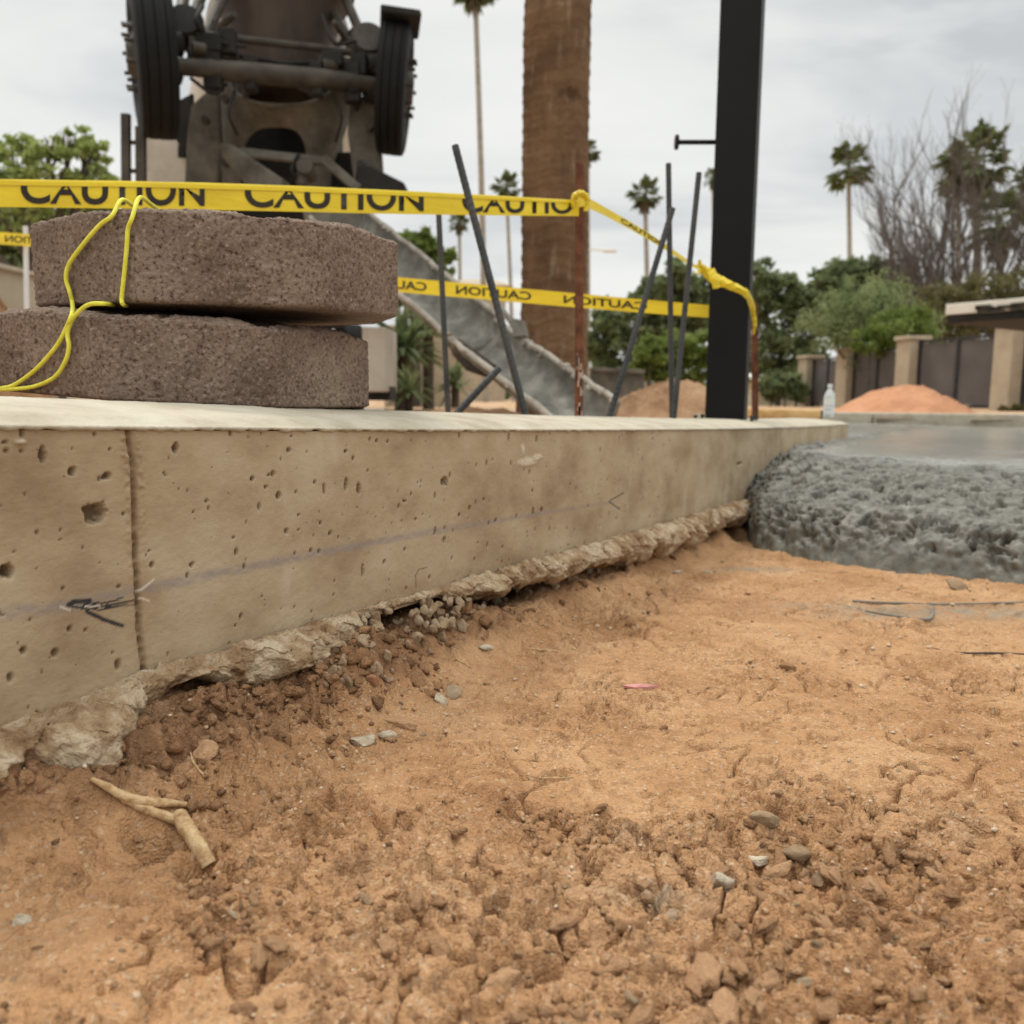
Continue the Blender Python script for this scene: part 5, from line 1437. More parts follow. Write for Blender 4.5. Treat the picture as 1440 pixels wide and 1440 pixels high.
palm(1193, 236, 58, 2.0, 'palm standing alone in the sky right of the black post', 0, lean=0, tr=.15, skirt=False)
palm(1372, 226, 40, 2.1, 'tallest palm among the bare trees', 1, tr=.18)
palm(1405, 312, 38, 1.9, 'lower palm under the taller one among the bare trees', 2, tr=.16)
palm(1346, 246, 44, 1.4, 'yellowish palm squeezed between the two bare trees', 0, tr=.12)
palm(1455, 250, 42, 1.2, 'palm at the right edge of the photo beyond the bare trees', 1, tr=.14)

# the thick palm trunk close by
def trunk_extra(nt, N, L, b, mp, cr):
    w = N.new('ShaderNodeTexNoise'); w.inputs['Scale'].default_value = 1.0; w.inputs['Detail'].default_value = 6
    m2 = N.new('ShaderNodeMapping'); m2.inputs['Scale'].default_value = (16, 16, 2.2)
    tc = N.new('ShaderNodeTexCoord'); L.new(tc.outputs['Object'], m2.inputs[0]); L.new(m2.outputs[0], w.inputs['Vector'])
    mixcol(N, L, b, ramp01(N, L, w.outputs['Fac'], 0.55, 0.75), (0.10, 0.06, 0.035))
    mixcol(N, L, b, ramp01(N, L, w.outputs['Fac'], 0.42, 0.22), (0.27, 0.20, 0.14))
    a = attr_node(N, 'ring'); mixcol(N, L, b, a.outputs['Fac'], (0.085, 0.048, 0.028))
M_palm = mk('palm bark', [(0.105, 0.060, 0.033), (0.165, 0.096, 0.052), (0.215, 0.138, 0.082)], scale=1.6, rough=0.95, bump=0.8, bscale=26, bdist=0.012, stretch=(1, 1, 1.4), spec=0.1, detail=9, extra=trunk_extra)
def thick_palm():
    Y = 7.4; c = at(779, 400, Y); b = np.array([c[0], Y, float(gz(c[0], Y))])
    t = thing('palm_tree', b, 'thick brown palm trunk rising out of the photo behind the rusty stake', 'palm tree')
    nz, nc = 520, 120
    z = np.linspace(-.2, 9.5, nz)[:, None]; th = np.linspace(0, 2 * math.pi, nc, endpoint=False)[None, :]
    X = np.cos(th) * 3 + 0 * z; Yq = np.sin(th) * 3 + 0 * z
    zz = z + 0.035 * noise3(X * .5, Yq * .5, z * 1.2, 3) + 0.012 * noise3(X * 2, Yq * 2, z * 3, 4)
    ph = (zz * 9.0) % 1.0
    ring = np.exp(-((ph - .5) / .10) ** 2) * np.clip(0.5 + 1.3 * fbm3(X, Yq, z * 4, 3, 6), 0, 1)
    r = 0.280 + 0.03 * np.exp(-(z / .5) ** 2) - 0.004 * z
    wid = 0.010 * noise3(X * .2, Yq * .2, z * 1.6, 12)
    r = r + wid - 0.010 * ring + 0.008 * (1 - ph) + 0.010 * fbm3(X * 1.5, Yq * 1.5, z * 5, 4, 8) + 0.006 * fbm3(X * 6, Yq * 6, z * 6, 3, 10)
    pit = at(800, 148, Y)
    V = np.stack([b[0] + r * np.cos(th), b[1] + r * np.sin(th), b[2] + z + 0 * th], -1)
    dz = np.hypot((V[..., 0] - pit[0]) / .10, (V[..., 2] - pit[2]) / .05)
    k = (1 - sstep(.4, 1.1, dz + .4 * noise3(X * 4, Yq * 4, z * 20, 14))) * (V[..., 1] < Y)
    V[..., :2] -= (np.stack([np.cos(th) + 0 * z, np.sin(th) + 0 * z], -1)) * (0.03 * k)[..., None]
    me = mesh_np('trunk', V.reshape(-1, 3) - b, grid_faces(nz, nc, True), M_palm)
    attr(me, 'ring', np.clip(ring * .45 + .55 * k, 0, 1).ravel())
    put('trunk', me, t)
    o = put('crown', CROWNS[0], t); o.location = (0, 0, 9.4); o.scale = (2.2, 2.2, 2.2)
thick_palm()

# bare trees
def bare_tree(px, py_top, Y, label, seed, nb, spread, lean=0, base_px=None, start=0.30, up=0.7):
    rg = np.random.default_rng(seed)
    c = at(px, py_top, Y); bx = at(base_px or px, 560, Y)[0]; b = np.array([bx, Y, float(gz(bx, Y))]); H = c[2] - b[2]
    t = thing('bare_tree', b, label, 'tree', 'bare leafless trees'); m = MB(); tw = MB()
    def grow(p, d, L, r, depth):
        pts = [p]; n = 5
        for i in range(n):
            d = d + rg.normal(size=3) * .13 + np.array([0, 0, .06 * up]); d /= np.linalg.norm(d); pts.append(pts[-1] + d * L / n)
        (m if depth < 2 else tw).tube(pts, np.linspace(r, r * .55, n + 1), 5 if depth < 2 else 3, False)
        if depth >= 4: return
        k = (3, 4, 4, 3)[depth]
        for i in range(k):
            q = pts[rg.integers(2, n + 1)]; s_ = rg.normal(size=3); s_ -= d * (s_ @ d); s_ /= np.linalg.norm(s_)
            e = d * up + s_ * spread * rg.uniform(.6, 1.2); e[2] = abs(e[2]) if depth < 2 else e[2]; e /= np.linalg.norm(e)
            grow(q, e, L * rg.uniform(.5, .72), r * .5, depth + 1)
    for i in range(nb):
        a = rg.uniform(0, 6.28); d = np.array([math.cos(a) * spread * .5, math.sin(a) * spread * .5, 1.0]); d /= np.linalg.norm(d)
        grow(b + rg.normal(size=3) * np.array([.15, .15, 0]) - np.array([0, 0, .1]), d, H * rg.uniform(.36, .46), .085 * H / 10, 0)
    m.build('trunk', M_twig, t, True); o = tw.build('twigs', M_twig, t, True); o['kind'] = 'stuff'
bare_tree(1298, 110, 31, 'wide bare grey tree with dense twigs behind the fence', 301, 9, .30, up=1.15)
bare_tree(1330, 200, 33, 'low bare tree with crowded upright stems between the other two', 302, 7, .26, up=1.2)
bare_tree(1385, 58, 30, 'tallest bare tree, rising among the palms above the canopy', 303, 5, .27, up=1.25)
bare_tree(1465, 90, 30, 'bare tree mostly beyond the right edge of the photo', 304, 3, .34, up=1.1)
# the far-off trees along the horizon, one mass
def treeline():
    rg = np.random.default_rng(8); C = []
    for i in range(520):
        x = rg.uniform(-110, 150); y = 95 + rg.uniform(-8, 8); h = 2.3 + 1.5 * float(noise2(np.array([x * .08]), np.array([1.3]), 3)[0]) + rg.uniform(-.5, .5)
        for j in range(3): C.append(np.array([x, y, .2 + h * rg.uniform(.1, 1)]) + rg.normal(size=(16, 3)) * np.array([1.2, 1, .5]))
    V, Fc = leaf_quads(np.vstack(C), .5, rg)
    tag(obj('treeline', V, Fc, M_leaf_d, None, False), 'far-off low green trees along the horizon', kind='stuff')
treeline()

# ------------------------------------------------------------------ fence, houses, canopy
M_stucco = mk('tan stucco', [(0.37, 0.30, 0.215), (0.46, 0.385, 0.285)], scale=3, rough=0.9, bump=0.4, bscale=40, bdist=0.01, spec=0.15)
M_screen = mk('grey privacy screen', [(0.085, 0.075, 0.072), (0.125, 0.112, 0.105)], scale=1.2, rough=0.7, bump=0.2, bscale=90)
M_iron = mk('dark iron', [(0.022, 0.02, 0.022), (0.04, 0.037, 0.038)], scale=4, rough=0.6, bump=0.1)
M_roof = mk('pale roofing', [(0.66, 0.62, 0.53), (0.80, 0.77, 0.68)], scale=2, rough=0.85, bump=0.4, bscale=20)
M_cream = mk('cream stucco', [(0.50, 0.44, 0.33), (0.60, 0.54, 0.42)], scale=2, rough=0.9, bump=0.3, bscale=30)
M_glass = mk('dark window', [(0.015, 0.018, 0.02), (0.03, 0.034, 0.036)], scale=2, rough=0.1, bump=0, spec=0.5)
def fence():
    pl = [(1140, 500, 26.5), (1196, 489, 24.0), (1284, 473, 21.2), (1428, 452, 18.3), (1640, 425, 15.8)]
    P = []
    for px, yt, Y in pl:
        c = at(px, yt, Y); P.append((np.array([c[0], Y, float(gz(c[0], Y))]), c[2]))
    t = thing('fence', P[2][0], 'iron fence with grey privacy screens between tan stucco pillars', 'fence')
    d = P[3][0] - P[1][0]; d[2] = 0; d /= np.linalg.norm(d); nrm = np.array([-d[1], d[0], 0])
    if nrm[1] > 0: nrm = -nrm
    ax = (d, nrm, (0, 0, 1))
    for b, zt in P:
        h = zt - b[2]; w = 0.26
        p = MB().box(b + np.array([0, 0, h / 2 - .15]), (w, w, h / 2 + .05), ax).build('pillar', M_stucco, t, bevel=.02)
        MB().box(b + np.array([0, 0, h - .05]), (w + .05, w + .05, .05), ax).build('cap', M_stucco, p, bevel=.015)
    for (a, za), (b, zb_) in zip(P[:-1], P[1:]):
        L = np.linalg.norm((b - a)[:2]); h = min(za - a[2], zb_ - b[2]) - .12
        n = max(2, round(L / 1.6)); u = (b - a) / np.linalg.norm(b - a)
        s0, s1 = a + u * .3, b - u * .3
        for i in range(n):
            p0, p1 = s0 + (s1 - s0) * i / n + u * .06, s0 + (s1 - s0) * (i + 1) / n - u * .06
            c = (p0 + p1) / 2
            MB().box(c + np.array([0, 0, h * .5 + .02]), (np.linalg.norm(p1 - p0) / 2, .008, h * .5 - .10), (u, nrm, (0, 0, 1))).build('screen', M_screen, t)
        for i in range(n + 1):
            p0 = s0 + (s1 - s0) * i / n
            MB().box(p0 + np.array([0, 0, h * .5]), (.04, .04, h * .5), (u, nrm, (0, 0, 1))).build('fence_post', M_iron, t)
        for zf in (.08, h - .03):
            MB().beam(s0 + nrm * .02 + np.array([0, 0, zf]), s1 + nrm * .02 + np.array([0, 0, zf]), .05, .06).build('rail', M_iron, t)
fence()
def canopy():
    Y = 12.0; c = at(1480, 448, Y)
    b = np.array([c[0], Y + 1, float(gz(c[0], Y + 1))])
    t = thing('canopy', b, 'flat roofed canopy with a worn pale edge at the right edge of the photo', 'canopy')
    A, Bq = at(1329, 442, Y), at(1520, 452, 10.6)
    d = Bq - A; d[2] = 0; L = np.linalg.norm(d); d /= L; n = np.array([-d[1], d[0], 0]); n = n if n[1] > 0 else -n
    ctr = (A + Bq) / 2 + n * 1.3
    zt = at(1329, 428, Y)[2]; zm = at(1329, 443, Y)[2]; zb_ = at(1329, 455, Y)[2]
    MB().box((ctr[0], ctr[1], (zt + zm) / 2), (L / 2, 1.3, (zt - zm) / 2), (d, n, (0, 0, 1))).build('roof_edge', M_roof, t, bevel=.01)
    MB().box((ctr[0], ctr[1], (zm + zb_) / 2), (L / 2 - .015, 1.285, (zm - zb_) / 2 - .002), (d, n, (0, 0, 1))).build('roof_beam', M_dark, t, bevel=.01)
    m = MB(); r4 = np.random.default_rng(3)
    for i in range(9):
        q = A + d * L * r4.uniform(.3, 1) - n * .004; q[2] = zm + (zt - zm) * r4.uniform(0, .45)
        m.box(q, (r4.uniform(.06, .2), .006, r4.uniform(.02, .05)), (d, n, (0, 0, 1)))
    o = m.build('peeling_patches', M_axle, t); o['kind'] = 'stuff'
    for k in (.93, ):
        for j in (.3, 2.3):
            q = A + d * L * k + n * j; g0 = float(gz(q[0], q[1]))
            MB().box((q[0], q[1], (zb_ + g0) / 2), (.07, .07, (zb_ - g0) / 2)).build('canopy_post', M_stucco, t)
canopy()
def house(px0, px1, y_eave, y_ridge, Y, label, wallm, roofm):
    a, b = at(px0, y_eave, Y), at(px1, y_eave, Y); r = at((px0 + px1) / 2, y_ridge, Y)
    cx = (a[0] + b[0]) / 2; w = (b[0] - a[0]) / 2; g0 = float(gz(cx, Y)) - .1; dep = 3.5
    t = thing('house', (cx, Y + dep, g0), label, 'house')
    MB().box((cx, Y + dep, (g0 + a[2]) / 2), (w * .94, dep, (a[2] - g0) / 2)).build('wall', wallm, t)
    e = .35; m = MB(); z0, z1 = a[2], r[2]
    V = [(cx - w - e, Y - e, z0), (cx + w + e, Y - e, z0), (cx + w + e, Y + 2 * dep + e, z0), (cx - w - e, Y + 2 * dep + e, z0), (cx - w * .5, Y + dep, z1), (cx + w * .5, Y + dep, z1)]
    m.add(V, [(0, 1, 5, 4), (1, 2, 5), (2, 3, 4, 5), (3, 0, 4), (3, 2, 1, 0)]); m.build('roof', roofm, t)
    for k in (-.5, .1, .6):
        wn = MB().box((cx + w * k, Y - .01, g0 + (a[2] - g0) * .6), (w * .13, .03, (a[2] - g0) * .22)).build('window', M_glass, t)
        MB().box((cx + w * k, Y - .02, g0 + (a[2] - g0) * .6 - (a[2] - g0) * .24), (w * .15, .05, .03)).build('sill', M_cream, wn)
house(1062, 1142, 535, 502, 33, 'pale roofed low house beyond the black post and the dark tree', M_cream, M_roof)
house(628, 712, 402, 380, 46, 'beige house far behind the chute and the leaning rebar', M_stucco, M_stucco)
house(-60, 20, 380, 366, 30, 'beige house at the left edge beyond the thin white pole', M_cream, M_roof)
# low garden wall on the left, and the pale wall behind the shrubs
def garden_wall(p, Y0, q, Y1, h0, label, mat=M_cream):
    a, b = at(*p, Y0), at(*q, Y1)
    ga, gb = float(gz(a[0], Y0)), float(gz(b[0], Y1))
    t = thing('garden_wall', ((a[0] + b[0]) / 2, (Y0 + Y1) / 2, ga), label, 'wall')
    d = b - a; d[2] = 0; d /= np.linalg.norm(d); n = np.array([-d[1], d[0], 0]) * .08
    V = [a - n, b - n, b + n, a + n]; V = [np.array(v) for v in V]
    lo = [np.array([v[0], v[1], (ga if i in (0, 3) else gb) - .1]) for i, v in enumerate(V)]
    MB().add(np.array(lo + V), [(0, 1, 5, 4), (1, 2, 6, 5), (2, 3, 7, 6), (3, 0, 4, 7), (4, 5, 6, 7)]).build('wall_body', mat, t)
    up = np.array([0, 0, .03])
    MB().beam(a + up, b + up, .26, .06).build('coping', mat, t, bevel=.01)
garden_wall((-80, 362), 10, (64, 394), 13.5, 0, 'sloping cream wall at the left edge behind the pavers')
garden_wall((540, 462), 17, (660, 466), 17.5, 0, 'pale tan wall behind the spiky shrubs', M_stucco)
garden_wall((830, 522), 13, (905, 526), 13, 0, 'low grey wall between the palm trunk and the bright green bush', M_grey)
M_white = mk('white paint', [(0.62, 0.63, 0.62), (0.72, 0.73, 0.72)], scale=5, rough=0.5, bump=0.1)
def poles():
    b = at(36, 560, 4.75); g0 = float(gz(b[0], b[1]))
    t = thing('tape_pole', (b[0], b[1], g0), 'thin white pole carrying the yellow tape at the left edge', 'pole')
    MB().tube([(b[0], b[1], g0 - .2), tuple(at(36, 318, 4.75))], .013, 10).build('pole', M_white, t, True)
    Y = 45; p = at(806, 356, Y); bb = np.array([p[0], Y, float(gz(p[0], Y))])
    t = thing('street_lamp', bb, 'slender grey street lamp arm sticking out behind the palm trunk', 'street lamp')
    M_g = M_roof
    MB().tube([bb - np.array([0, 0, .3]), p], [.11, .07], 10).build('lamp_post', M_g, t, True)
    MB().tube(smooth_path([p, at(826, 351, Y), at(852, 352, Y)], 6), .045, 8).build('lamp_arm', M_g, t, True)
    h = at(858, 353, Y); MB().box(h, (.34, .14, .07)).build('lamp_head', M_g, t, bevel=.04)
poles()

# ------------------------------------------------------------------ heaps, timber, bottle, cars
M_heap = mk('brown spoil', [(0.22, 0.125, 0.065), (0.36, 0.215, 0.12), (0.46, 0.30, 0.18)], scale=4, rough=0.95, bump=0.9, bscale=24, bdist=0.03, spec=0.1, detail=9)
M_sand = mk('orange spoil', [(0.46, 0.225, 0.125), (0.56, 0.29, 0.165)], scale=3, rough=0.95, bump=0.6, bscale=24, bdist=0.02, spec=0.1, detail=9)
def heap(name, px0, px1, pyt, Y, dep, mat, label, seed, rough=.06, peak=0.5):
    a, b = at(px0, 575, Y), at(px1, 575, Y); cx = (a[0] + b[0]) / 2; rx = (b[0] - a[0]) / 2
    zt = at((px0 + px1) / 2, pyt, Y)[2]; g0 = float(gz(cx, Y)); H = zt - g0
    n = 130
    U, W = np.meshgrid(np.linspace(-1.15, 1.15, n), np.linspace(-1.15, 1.15, n))
    R = np.hypot(U - (peak - .5) * .6 * (1 - np.abs(U)), W)
    R = R * (1 + .13 * fbm2(U * 2 + seed, W * 2, 3, seed))
    Z = H * np.clip(1 - R ** 1.7, -.15, 1) * 1.0 + rough * fbm2(U * 4, W * 4, 5, seed + 3, .6) * np.clip(1.1 - R, 0, 1) * 2
    f1, _, _ = worley2(U * 22, W * 22 * dep / rx, seed); Z = Z + rough * .45 * (0.6 - f1) * np.clip(1.15 - R, 0, 1)
    X, Yy = cx + U * rx, Y + W * dep
    ZZ = np.maximum(g0 + Z - .03, g0 - .12)
    o = obj(name, np.stack([X, Yy, ZZ], -1).reshape(-1, 3), grid_faces(n, n), mat)
    return tag(o, label, 'dirt heap')
heap('dirt_heap', 835, 1060, 529, 6.6, .75, M_heap, 'clumpy brown dirt heap left of the black post', 31, .05, .55)
heap('dirt_heap', 1168, 1372, 540, 12.2, 1.0, M_sand, 'smooth orange dirt mound in front of the fence', 32, .05)
heap('dirt_heap', -60, 42, 402, 4.4, .5, M_heap, 'brown dirt heap at the left edge behind the lower paver', 33, .05)
heap('dirt_heap', 520, 800, 568, 6.0, .9, M_heap, 'low spread of brown soil under the end of the chute', 34, .03)
M_wood = mk('yellow timber', [(0.42, 0.25, 0.10), (0.55, 0.35, 0.15), (0.62, 0.42, 0.20)], scale=4, rough=0.8, bump=0.3, bscale=40, stretch=(1, 8, 8), spec=0.2)
def timber():
    a, b = at(1046, 581, 4.55), at(1151, 583, 4.75)
    t = thing('timber', (a + b) / 2, 'yellowish timber lying behind the wall beside the black post', 'timber')
    MB().beam(a, b, .05, .052).build('timber_beam', M_wood, t, bevel=.012)
    d = (b - a) / np.linalg.norm(b - a)
    MB().beam(b + d * .001, b + d * .012, .044, .046).build('sawn_end', M_bark, t, bevel=.004)
timber()
def clear_mat(name, col, rough, ior):
    m = bpy.data.materials.new(name); m.use_nodes = True; b = m.node_tree.nodes['Principled BSDF']
    b.inputs['Base Color'].default_value = (*col, 1); b.inputs['Roughness'].default_value = rough; b.inputs['IOR'].default_value = ior
    b.inputs['Transmission Weight'].default_value = 0.65
    return m
M_plastic = clear_mat('clear plastic', (0.90, 0.95, 0.97), 0.12, 1.25)
def bottle():
    b = at(1165, 586, 4.75); h = at(1165, 540, 4.75)[2] - b[2]; r = h * .165
    t = thing('water_bottle', b, 'clear plastic water bottle standing at the end of the wall', 'bottle')
    prof = [(0, .2), (0, .9), (.03, 1.0), (.16, 1.0), (.18, .92), (.20, 1.0), (.30, 1.0), (.32, .94), (.34, 1.0), (.58, 1.0), (.66, .92), (.76, .62), (.84, .40), (.90, .36), (.90, .05)]
    MB().lathe(b, (0, 0, 1), [(z * h, q * r) for z, q in prof], 24).build('bottle_body', M_plastic, t, True)
    MB().lathe(b + np.array([0, 0, .905 * h]), (0, 0, 1), [(0, .1 * r), (0, .44 * r), (.08 * h, .44 * r), (.09 * h, .38 * r), (.09 * h, .05 * r)], 18).build('bottle_cap', M_white, t, True)
    MB().lathe(b + np.array([0, 0, .36 * h]), (0, 0, 1), [(0, 1.015 * r), (.20 * h, 1.015 * r)], 24, False).build('bottle_label', M_white, t, True)
bottle()
M_red = mk('dull red paint', [(0.16, 0.045, 0.05), (0.22, 0.07, 0.075)], scale=2, rough=0.35, bump=0, spec=0.5)
def car(px, pyb, Y, label, mat, yaw=0.0, seed=0):
    c = at(px, 560, Y); b = np.array([c[0], Y, float(gz(c[0], Y))])
    t = thing('parked_car', b, label, 'car', 'cars parked far behind the site')
    f = np.array([math.cos(yaw), math.sin(yaw), 0]); s_ = np.array([-f[1], f[0], 0]); up = np.array([0, 0, 1.0])
    prof = [(-2.1, .35), (-2.15, .75), (-2.0, .95), (-1.3, 1.0), (-.8, 1.42), (.6, 1.45), (1.2, 1.0), (2.0, .88), (2.15, .6), (2.1, .35)]
    k = len(prof); m = MB()
    V = [b + f * x + up * z + s_ * w * (.86 if z < 1.1 else .66) for w in (-1, 1) for x, z in prof]
    m.add(V, [list(range(k))[::-1], list(range(k, 2 * k))] + [(i, (i + 1) % k, (i + 1) % k + k, i + k) for i in range(k)])
    m.build('body', mat, t, bevel=.05)
    for w in (-1, 1):
        MB().plate([b + f * x + up * z + s_ * w * q for x, z, q in ((-1.15, 1.03, .862), (-.75, 1.36, .70), (.5, 1.38, .70), (1.0, 1.03, .862))], .02).build('side_window', M_glass, t)
        for x in (-1.3, 1.35):
            MB().lathe(b + f * x + up * .33 + s_ * w * .72, s_ * w, [(0, .1), (0, .33), (.17, .33), (.18, .2), (.15, .05)], 20).build('wheel', M_rubber, t, True)
    for w in (-1, 1):
        MB().box(b + f * 2.1 + up * .72 + s_ * w * .6, (.05, .16, .07), (f, s_, up)).build('headlight', M_white, t)
car(1066, 560, 58, 'dull red car parked beyond the black post', M_red, 2.7)
# ------------------------------------------------------------------ small things on the dirt
M_root = mk('pale root', [(0.30, 0.17, 0.075), (0.50, 0.335, 0.175), (0.60, 0.44, 0.26)], scale=130, rough=0.85, bump=0.8, bscale=350, bdist=0.002, stretch=(1, 1, 1), spec=0.2)
def on_dirt(px, py, up=0.0):
    return hits([(px, py)])[0] + np.array([0, 0, up])
def ground_tube(pts, rs, name, mat, parent, n=10):
    P = hits([(x, y) for x, y, u in pts]); P[:, 2] += [u * 0.4 for x, y, u in pts]
    Q = smooth_path(P, 7); R = np.interp(np.linspace(0, 1, len(Q)), np.linspace(0, 1, len(rs)), rs)
    R = .70 * R * (1 + .30 * fbm2(np.arange(len(Q)) * .6, np.zeros(len(Q)), 2, 3))
    return MB().tube(Q, R, n).build(name, mat, parent, True)
def roots():
    t = thing('root', on_dirt(215, 1140), 'pale forked piece of root sticking out of the dirt below the wall', 'root')
    ground_tube([(128, 1102, .010), (150, 1114, .012), (172, 1128, .014), (200, 1138, .016), (232, 1140, .016), (262, 1140, .013)], [.0022, .0042, .0052, .0058, .0050, .0030], 'root_branch', M_root, t)
    ground_tube([(172, 1130, .010), (205, 1146, .012), (235, 1158, .014), (250, 1164, .014)], [.0035, .0050, .0055, .0050], 'root_branch', M_root, t)
    ground_tube([(253, 1160, .020), (262, 1178, .022), (277, 1198, .018), (294, 1222, .008)], [.0078, .0092, .0086, .0080], 'root_stub', M_root, t, 14)
roots()
def twig(name, pts, rs, label, cat='twig', mat=M_root, group='twigs lying on the dirt'):
    t = tag(ground_tube(pts, rs, name, mat, None, 7), label, cat, group)
    return t
M_greytwig = mk('cement grey twig', [(0.15, 0.135, 0.11), (0.25, 0.23, 0.19)], scale=12, rough=0.9, bump=0.4, bscale=80)
twig('twig', [(1198, 846, .004), (1260, 850, .005), (1330, 851, .005), (1440, 848, .004)], [.0024, .0038, .003, .0024], 'long grey twig lying on the dirt in front of the wet concrete', mat=M_greytwig)
twig('twig', [(1216, 860, .004), (1260, 868, .005), (1306, 872, .006), (1311, 854, .008)], [.0024, .004, .004, .0026], 'hooked grey twig just below the long grey twig', mat=M_greytwig)
twig('twig', [(1310, 912, .002), (1352, 919, .003), (1400, 920, .004), (1450, 922, .003)], [.001, .002, .0026, .0026], 'brown twig near the right edge of the dirt', mat=M_bark)
twig('twig', [(746, 913, .003), (765, 916, .004), (784, 917, .003)], [.002, .0025, .0015], 'short pale twig at the foot of the bank below the wall')
twig('twig', [(755, 1095, .002), (790, 1096, .003), (806, 1094, .003)], [.0008, .0010, .0008], 'thin pale straw lying in the middle of the dirt')
twig('twig', [(640, 928, .003), (652, 934, .004), (664, 941, .003)], [.0015, .002, .001], 'tiny pale twig beside the grey stones under the wall')
twig('rootlet', [(268, 1062, .006), (272, 1076, .007), (284, 1092, .007), (290, 1098, .004)], [.0008, .0012, .0010, .0006], 'thin white rootlet on the round stone in the bank', 'root')
M_pink = mk('pink plastic', [(0.52, 0.22, 0.20), (0.60, 0.33, 0.30)], scale=20, rough=0.6, bump=0.3, bscale=80)
def scrap():
    c = [on_dirt(x, y, .004) for x, y in ((876, 968), (888, 966), (905, 966), (926, 968), (912, 970), (892, 971))]
    c = np.array(c); n = len(c)
    o = obj('plastic_scrap', np.vstack([c, c - np.array([0, 0, .003])]), [list(range(n)), list(range(2 * n - 1, n - 1, -1))] + [(i, i + n, (i + 1) % n + n, (i + 1) % n) for i in range(n)], M_pink, None, False)
    tag(o, 'small pink plastic scrap lying flat on the dirt', 'scrap')
scrap()
ROCK_SHAPES = [mesh_np('stone', *stone_shape(560 + i, ICO3, .75), M_stone) for i in range(5)]
def rock(px, py, r, label, k, sc=(1, 1, 1), mat=None, sink=.35, rz=0.0):
    p = on_dirt(px, py)
    me = ROCK_SHAPES[k % 5]
    if mat: me = me.copy(); me.materials.clear(); me.materials.append(mat)
    o = put('stone', me); o.location = [float(v) for v in p + np.array([0, 0, r * sc[2] * (1 - 2 * sink) * .6])]
    o.scale = (r * sc[0], r * sc[1], r * sc[2]); o.rotation_euler = (.2 * k, .1 * k, rz)
    return tag(o, label, 'stone', 'loose stones on the dirt')
rock(512, 1044, .0155, 'long pale rough stone on the dirt at the end of the bank', 0, (1.3, .8, .75), M_pale, rz=.25)
rock(545, 1036, .010, 'small stone touching the long pale rough stone', 1, (1.2, .8, .8), M_pale)
rock(562, 1020, .014, 'brown flat stone above the long pale rough stone', 2, (1.4, .8, .5), M_clod)
rock(637, 976, .0125, 'rounded grey stone at the foot of the gravel under the wall', 3, (1.1, .9, .8))
rock(618, 986, .0105, 'tan stone touching the rounded grey stone', 4, (1.0, .9, .7), M_pale)
rock(285, 1066, .0145, 'round reddish stone stuck in the bank below the wall', 3, (1, 1, 1), M_clod, .3)
rock(523, 962, .010, 'reddish upright stone in the bank beneath the gravel', 2, (.8, .8, 1.3), M_sand)
rock(683, 911, .010, 'pale flat stone lying on the bank below the wall', 1, (1.3, .8, .5), M_pale)
rock(1345, 826, .021, 'pale oval pebble at the foot of the wet concrete', 3, (1.5, .9, .8))
rock(1108, 940, .010, 'small brown stone alone on smooth dirt right of the pink scrap', 2, (1.3, .9, .7), M_clod)
rock(953, 806, .011, 'white chip lying below the footing near the wet concrete', 1, (1.1, .7, .9), M_pale)
rock(996, 806, .009, 'pale flat chip just right of the white chip near the wet concrete', 2, (1.3, .7, .6), M_pale)
rock(1196, 962, .008, 'tiny brown stone on the dirt below the hooked twig', 4, (1.4, .8, .6), M_clod)
rock(1065, 1212, .0125, 'pale curved stone at the top of the clod patch', 0, (1.3, .7, .7), M_pale)
rock(1120, 1202, .0125, 'grey pale stone beside the pale curved stone in the clod patch', 1, (1.2, .8, .7))
rock(1075, 1156, .012, 'grey brown angular stone lying above the clod patch', 2, (1.2, .8, .8))
rock(1012, 1244, .012, 'tilted thin stone flake at the left of the clod patch', 4, (.8, .5, 1.3), M_pale)
rock(30, 1297, .0055, 'pale flat pebble in the sandy dirt at the lower left', 3, (1.5, .9, .6), M_pale)
rock(180, 970, .014, 'squarish tan stone wedged under the wall joint', 1, (1.3, .9, .8), M_pale)

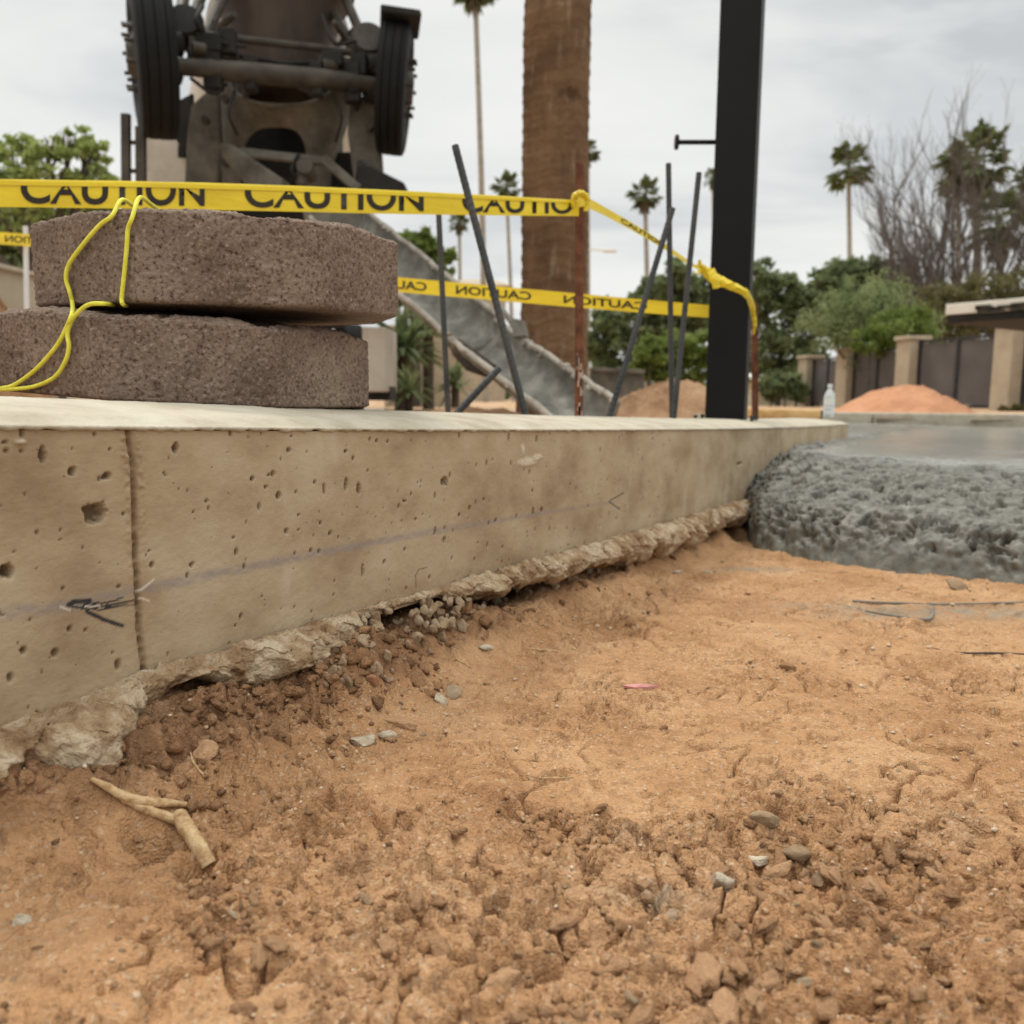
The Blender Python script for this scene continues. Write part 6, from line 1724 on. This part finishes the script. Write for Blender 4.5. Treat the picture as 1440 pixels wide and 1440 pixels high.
# pieces that can be picked out one by one in the dirt: children of the dirt
def clod_shape(seed, base):
    V, Fc = base; r = np.random.default_rng(seed); o = seed * 1.37
    k = 1 + .55 * fbm3(V[:, 0] * 1.3 + o, V[:, 1] * 1.3, V[:, 2] * 1.3, 2, seed) + .34 * fbm3(V[:, 0] * 3.4 + o, V[:, 1] * 3.4, V[:, 2] * 3.4, 2, seed + 5)
    return V * k[:, None] * np.array([1.15, r.uniform(.7, 1), r.uniform(.55, .85)]), Fc
def scatter_pieces():
    rg = np.random.default_rng(123)
    clods = [mesh_np('dirt_clod', *clod_shape(580 + i, ICO3), M_clod) for i in range(8)]
    spots = []
    def add(px, py, sx, sy, n, lo, hi, pk):
        for _ in range(n): spots.append((min(max(px + rg.normal() * sx, 5), 1435), min(max(py + rg.normal() * sy, 800), 1436), lo + (hi - lo) * rg.random() ** 1.8, rg.random() < pk))
    add(1130, 1230, 100, 42, 80, .003, .0095, .22)
    add(1040, 1390, 170, 35, 34, .003, .010, .12)
    add(700, 1330, 170, 60, 34, .003, .009, .10)
    add(150, 1340, 110, 60, 30, .002, .0045, .6)
    add(480, 1010, 90, 35, 26, .003, .007, .5)
    add(1330, 1200, 80, 110, 30, .003, .008, .3)
    add(330, 1290, 50, 30, 16, .003, .006, .2)
    add(900, 850, 80, 20, 16, .003, .008, .5)
    H = hits([(a, b) for a, b, _, _ in spots])
    for i, (px, py, r, pk) in enumerate(spots):
        p = H[i]
        if sn(p[0], p[1])[1] < .03: continue
        if pk: r = r * .7
        o = put('stone' if pk else 'dirt_clod', STONES[i % 8] if (pk and i % 3) else PEBS[i % 6] if pk else clods[i % 8], dirt)
        o.location = [float(v) for v in p + np.array([0, 0, r * -.05])]
        o.scale = (r * rg.uniform(.9, 1.3), r, r * rg.uniform(.65, .95)); o.rotation_euler = (rg.uniform(-.6, .6), rg.uniform(-.6, .6), rg.uniform(0, 6.28))
scatter_pieces()
# loose crumbs of dirt heaped in the rough patches
def crumbs(n=26000):
    rg = np.random.default_rng(99)
    th = np.radians(rg.uniform(-36, 38, n)); r = .36 * (2.4 / .36) ** (rg.random(n) ** 1.1)
    x, y = r * np.sin(th), r * np.cos(th); s, nn = sn(x, y)
    z, lo, gr = dirt_h(x, y)
    bk = bank(s, nn) > .012
    w = np.clip(lo * 1.1 - .18 + .35 * bk, 0, 1) ** 1.5 * (0.35 + 1.3 * sstep(-.15, .35, fbm2(x * 9, y * 9, 3, 177)))
    ok = (nn > .012) & (pour_q(x, y) < -.02) & (rg.random(n) < w)
    x, y, z, r, bk = x[ok], y[ok], z[ok], r[ok], bk[ok]
    m = min(len(x), 3000); x, y, z, r, bk = x[:m], y[:m], z[:m], r[:m], bk[:m]
    shapes = [clod_shape(650 + i, ICO2)[0] for i in range(14)]; F0 = ICO2[1]
    size = (0.0012 + .0046 * rg.random(m) ** 2.8) * np.clip(r / .6, .8, 2.2)
    V, Fq = [], []
    for i in range(m):
        R = np.array(Euler((rg.uniform(-.7, .7), rg.uniform(-.7, .7), rg.uniform(0, 6.28))).to_matrix())
        b = (shapes[i % 14] * size[i]) @ R.T
        V.append(b + (x[i], y[i], z[i] - size[i] * .05)); Fq.append(F0 + i * len(b))
    o = obj('dirt_crumbs', np.vstack(V), np.vstack(Fq), M_dirt, None, True)
    attr(o.data, 'loose', np.repeat(rg.uniform(.1, 1.1, m), len(shapes[0])))
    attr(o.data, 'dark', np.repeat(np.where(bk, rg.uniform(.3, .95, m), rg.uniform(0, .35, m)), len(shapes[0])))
    tag(o, 'loose crumbs of brown dirt lying over the rough patches', kind='stuff')
crumbs()
# the finer grit nobody could count
def grit(n=5200):
    rg = np.random.default_rng(321)
    th = np.radians(rg.uniform(-40, 42, n)); r = .34 * (3.0 / .34) ** (rg.random(n) ** 1.15)
    x, y = r * np.sin(th), r * np.cos(th); s, nn = sn(x, y)
    ok = (nn > .03) & (pour_q(x, y) < -.03)
    x, y, r = x[ok], y[ok], r[ok]
    z = dirt_h(x, y)[0]
    cl = fbm2(x * 6, y * 6, 3, 77); ok = cl > rg.uniform(-.5, .45, len(x)); x, y, z, r = x[ok], y[ok], z[ok], r[ok]
    base = [stone_shape(900 + i, ICO1, .75)[0] for i in range(12)]; Fc0 = ICO1[1]
    V, Fq = [], []
    size = (0.0006 + .0019 * rg.random(len(x)) ** 2.5) * np.clip(r / .55, .8, 2.6)
    for i in range(len(x)):
        a = rg.uniform(0, 6.28); c, s_ = math.cos(a), math.sin(a)
        b = base[i % 12] @ np.array([[c, s_, 0], [-s_, c, 0], [0, 0, 1]])
        V.append(b * size[i] + (x[i], y[i], z[i] + size[i] * .3)); Fq.append(Fc0 + i * len(b))
    tag(obj('grit', np.vstack(V), np.vstack(Fq), M_pebble, None, True), 'fine pale grit and pebbles strewn over the dirt', kind='stuff')
grit()
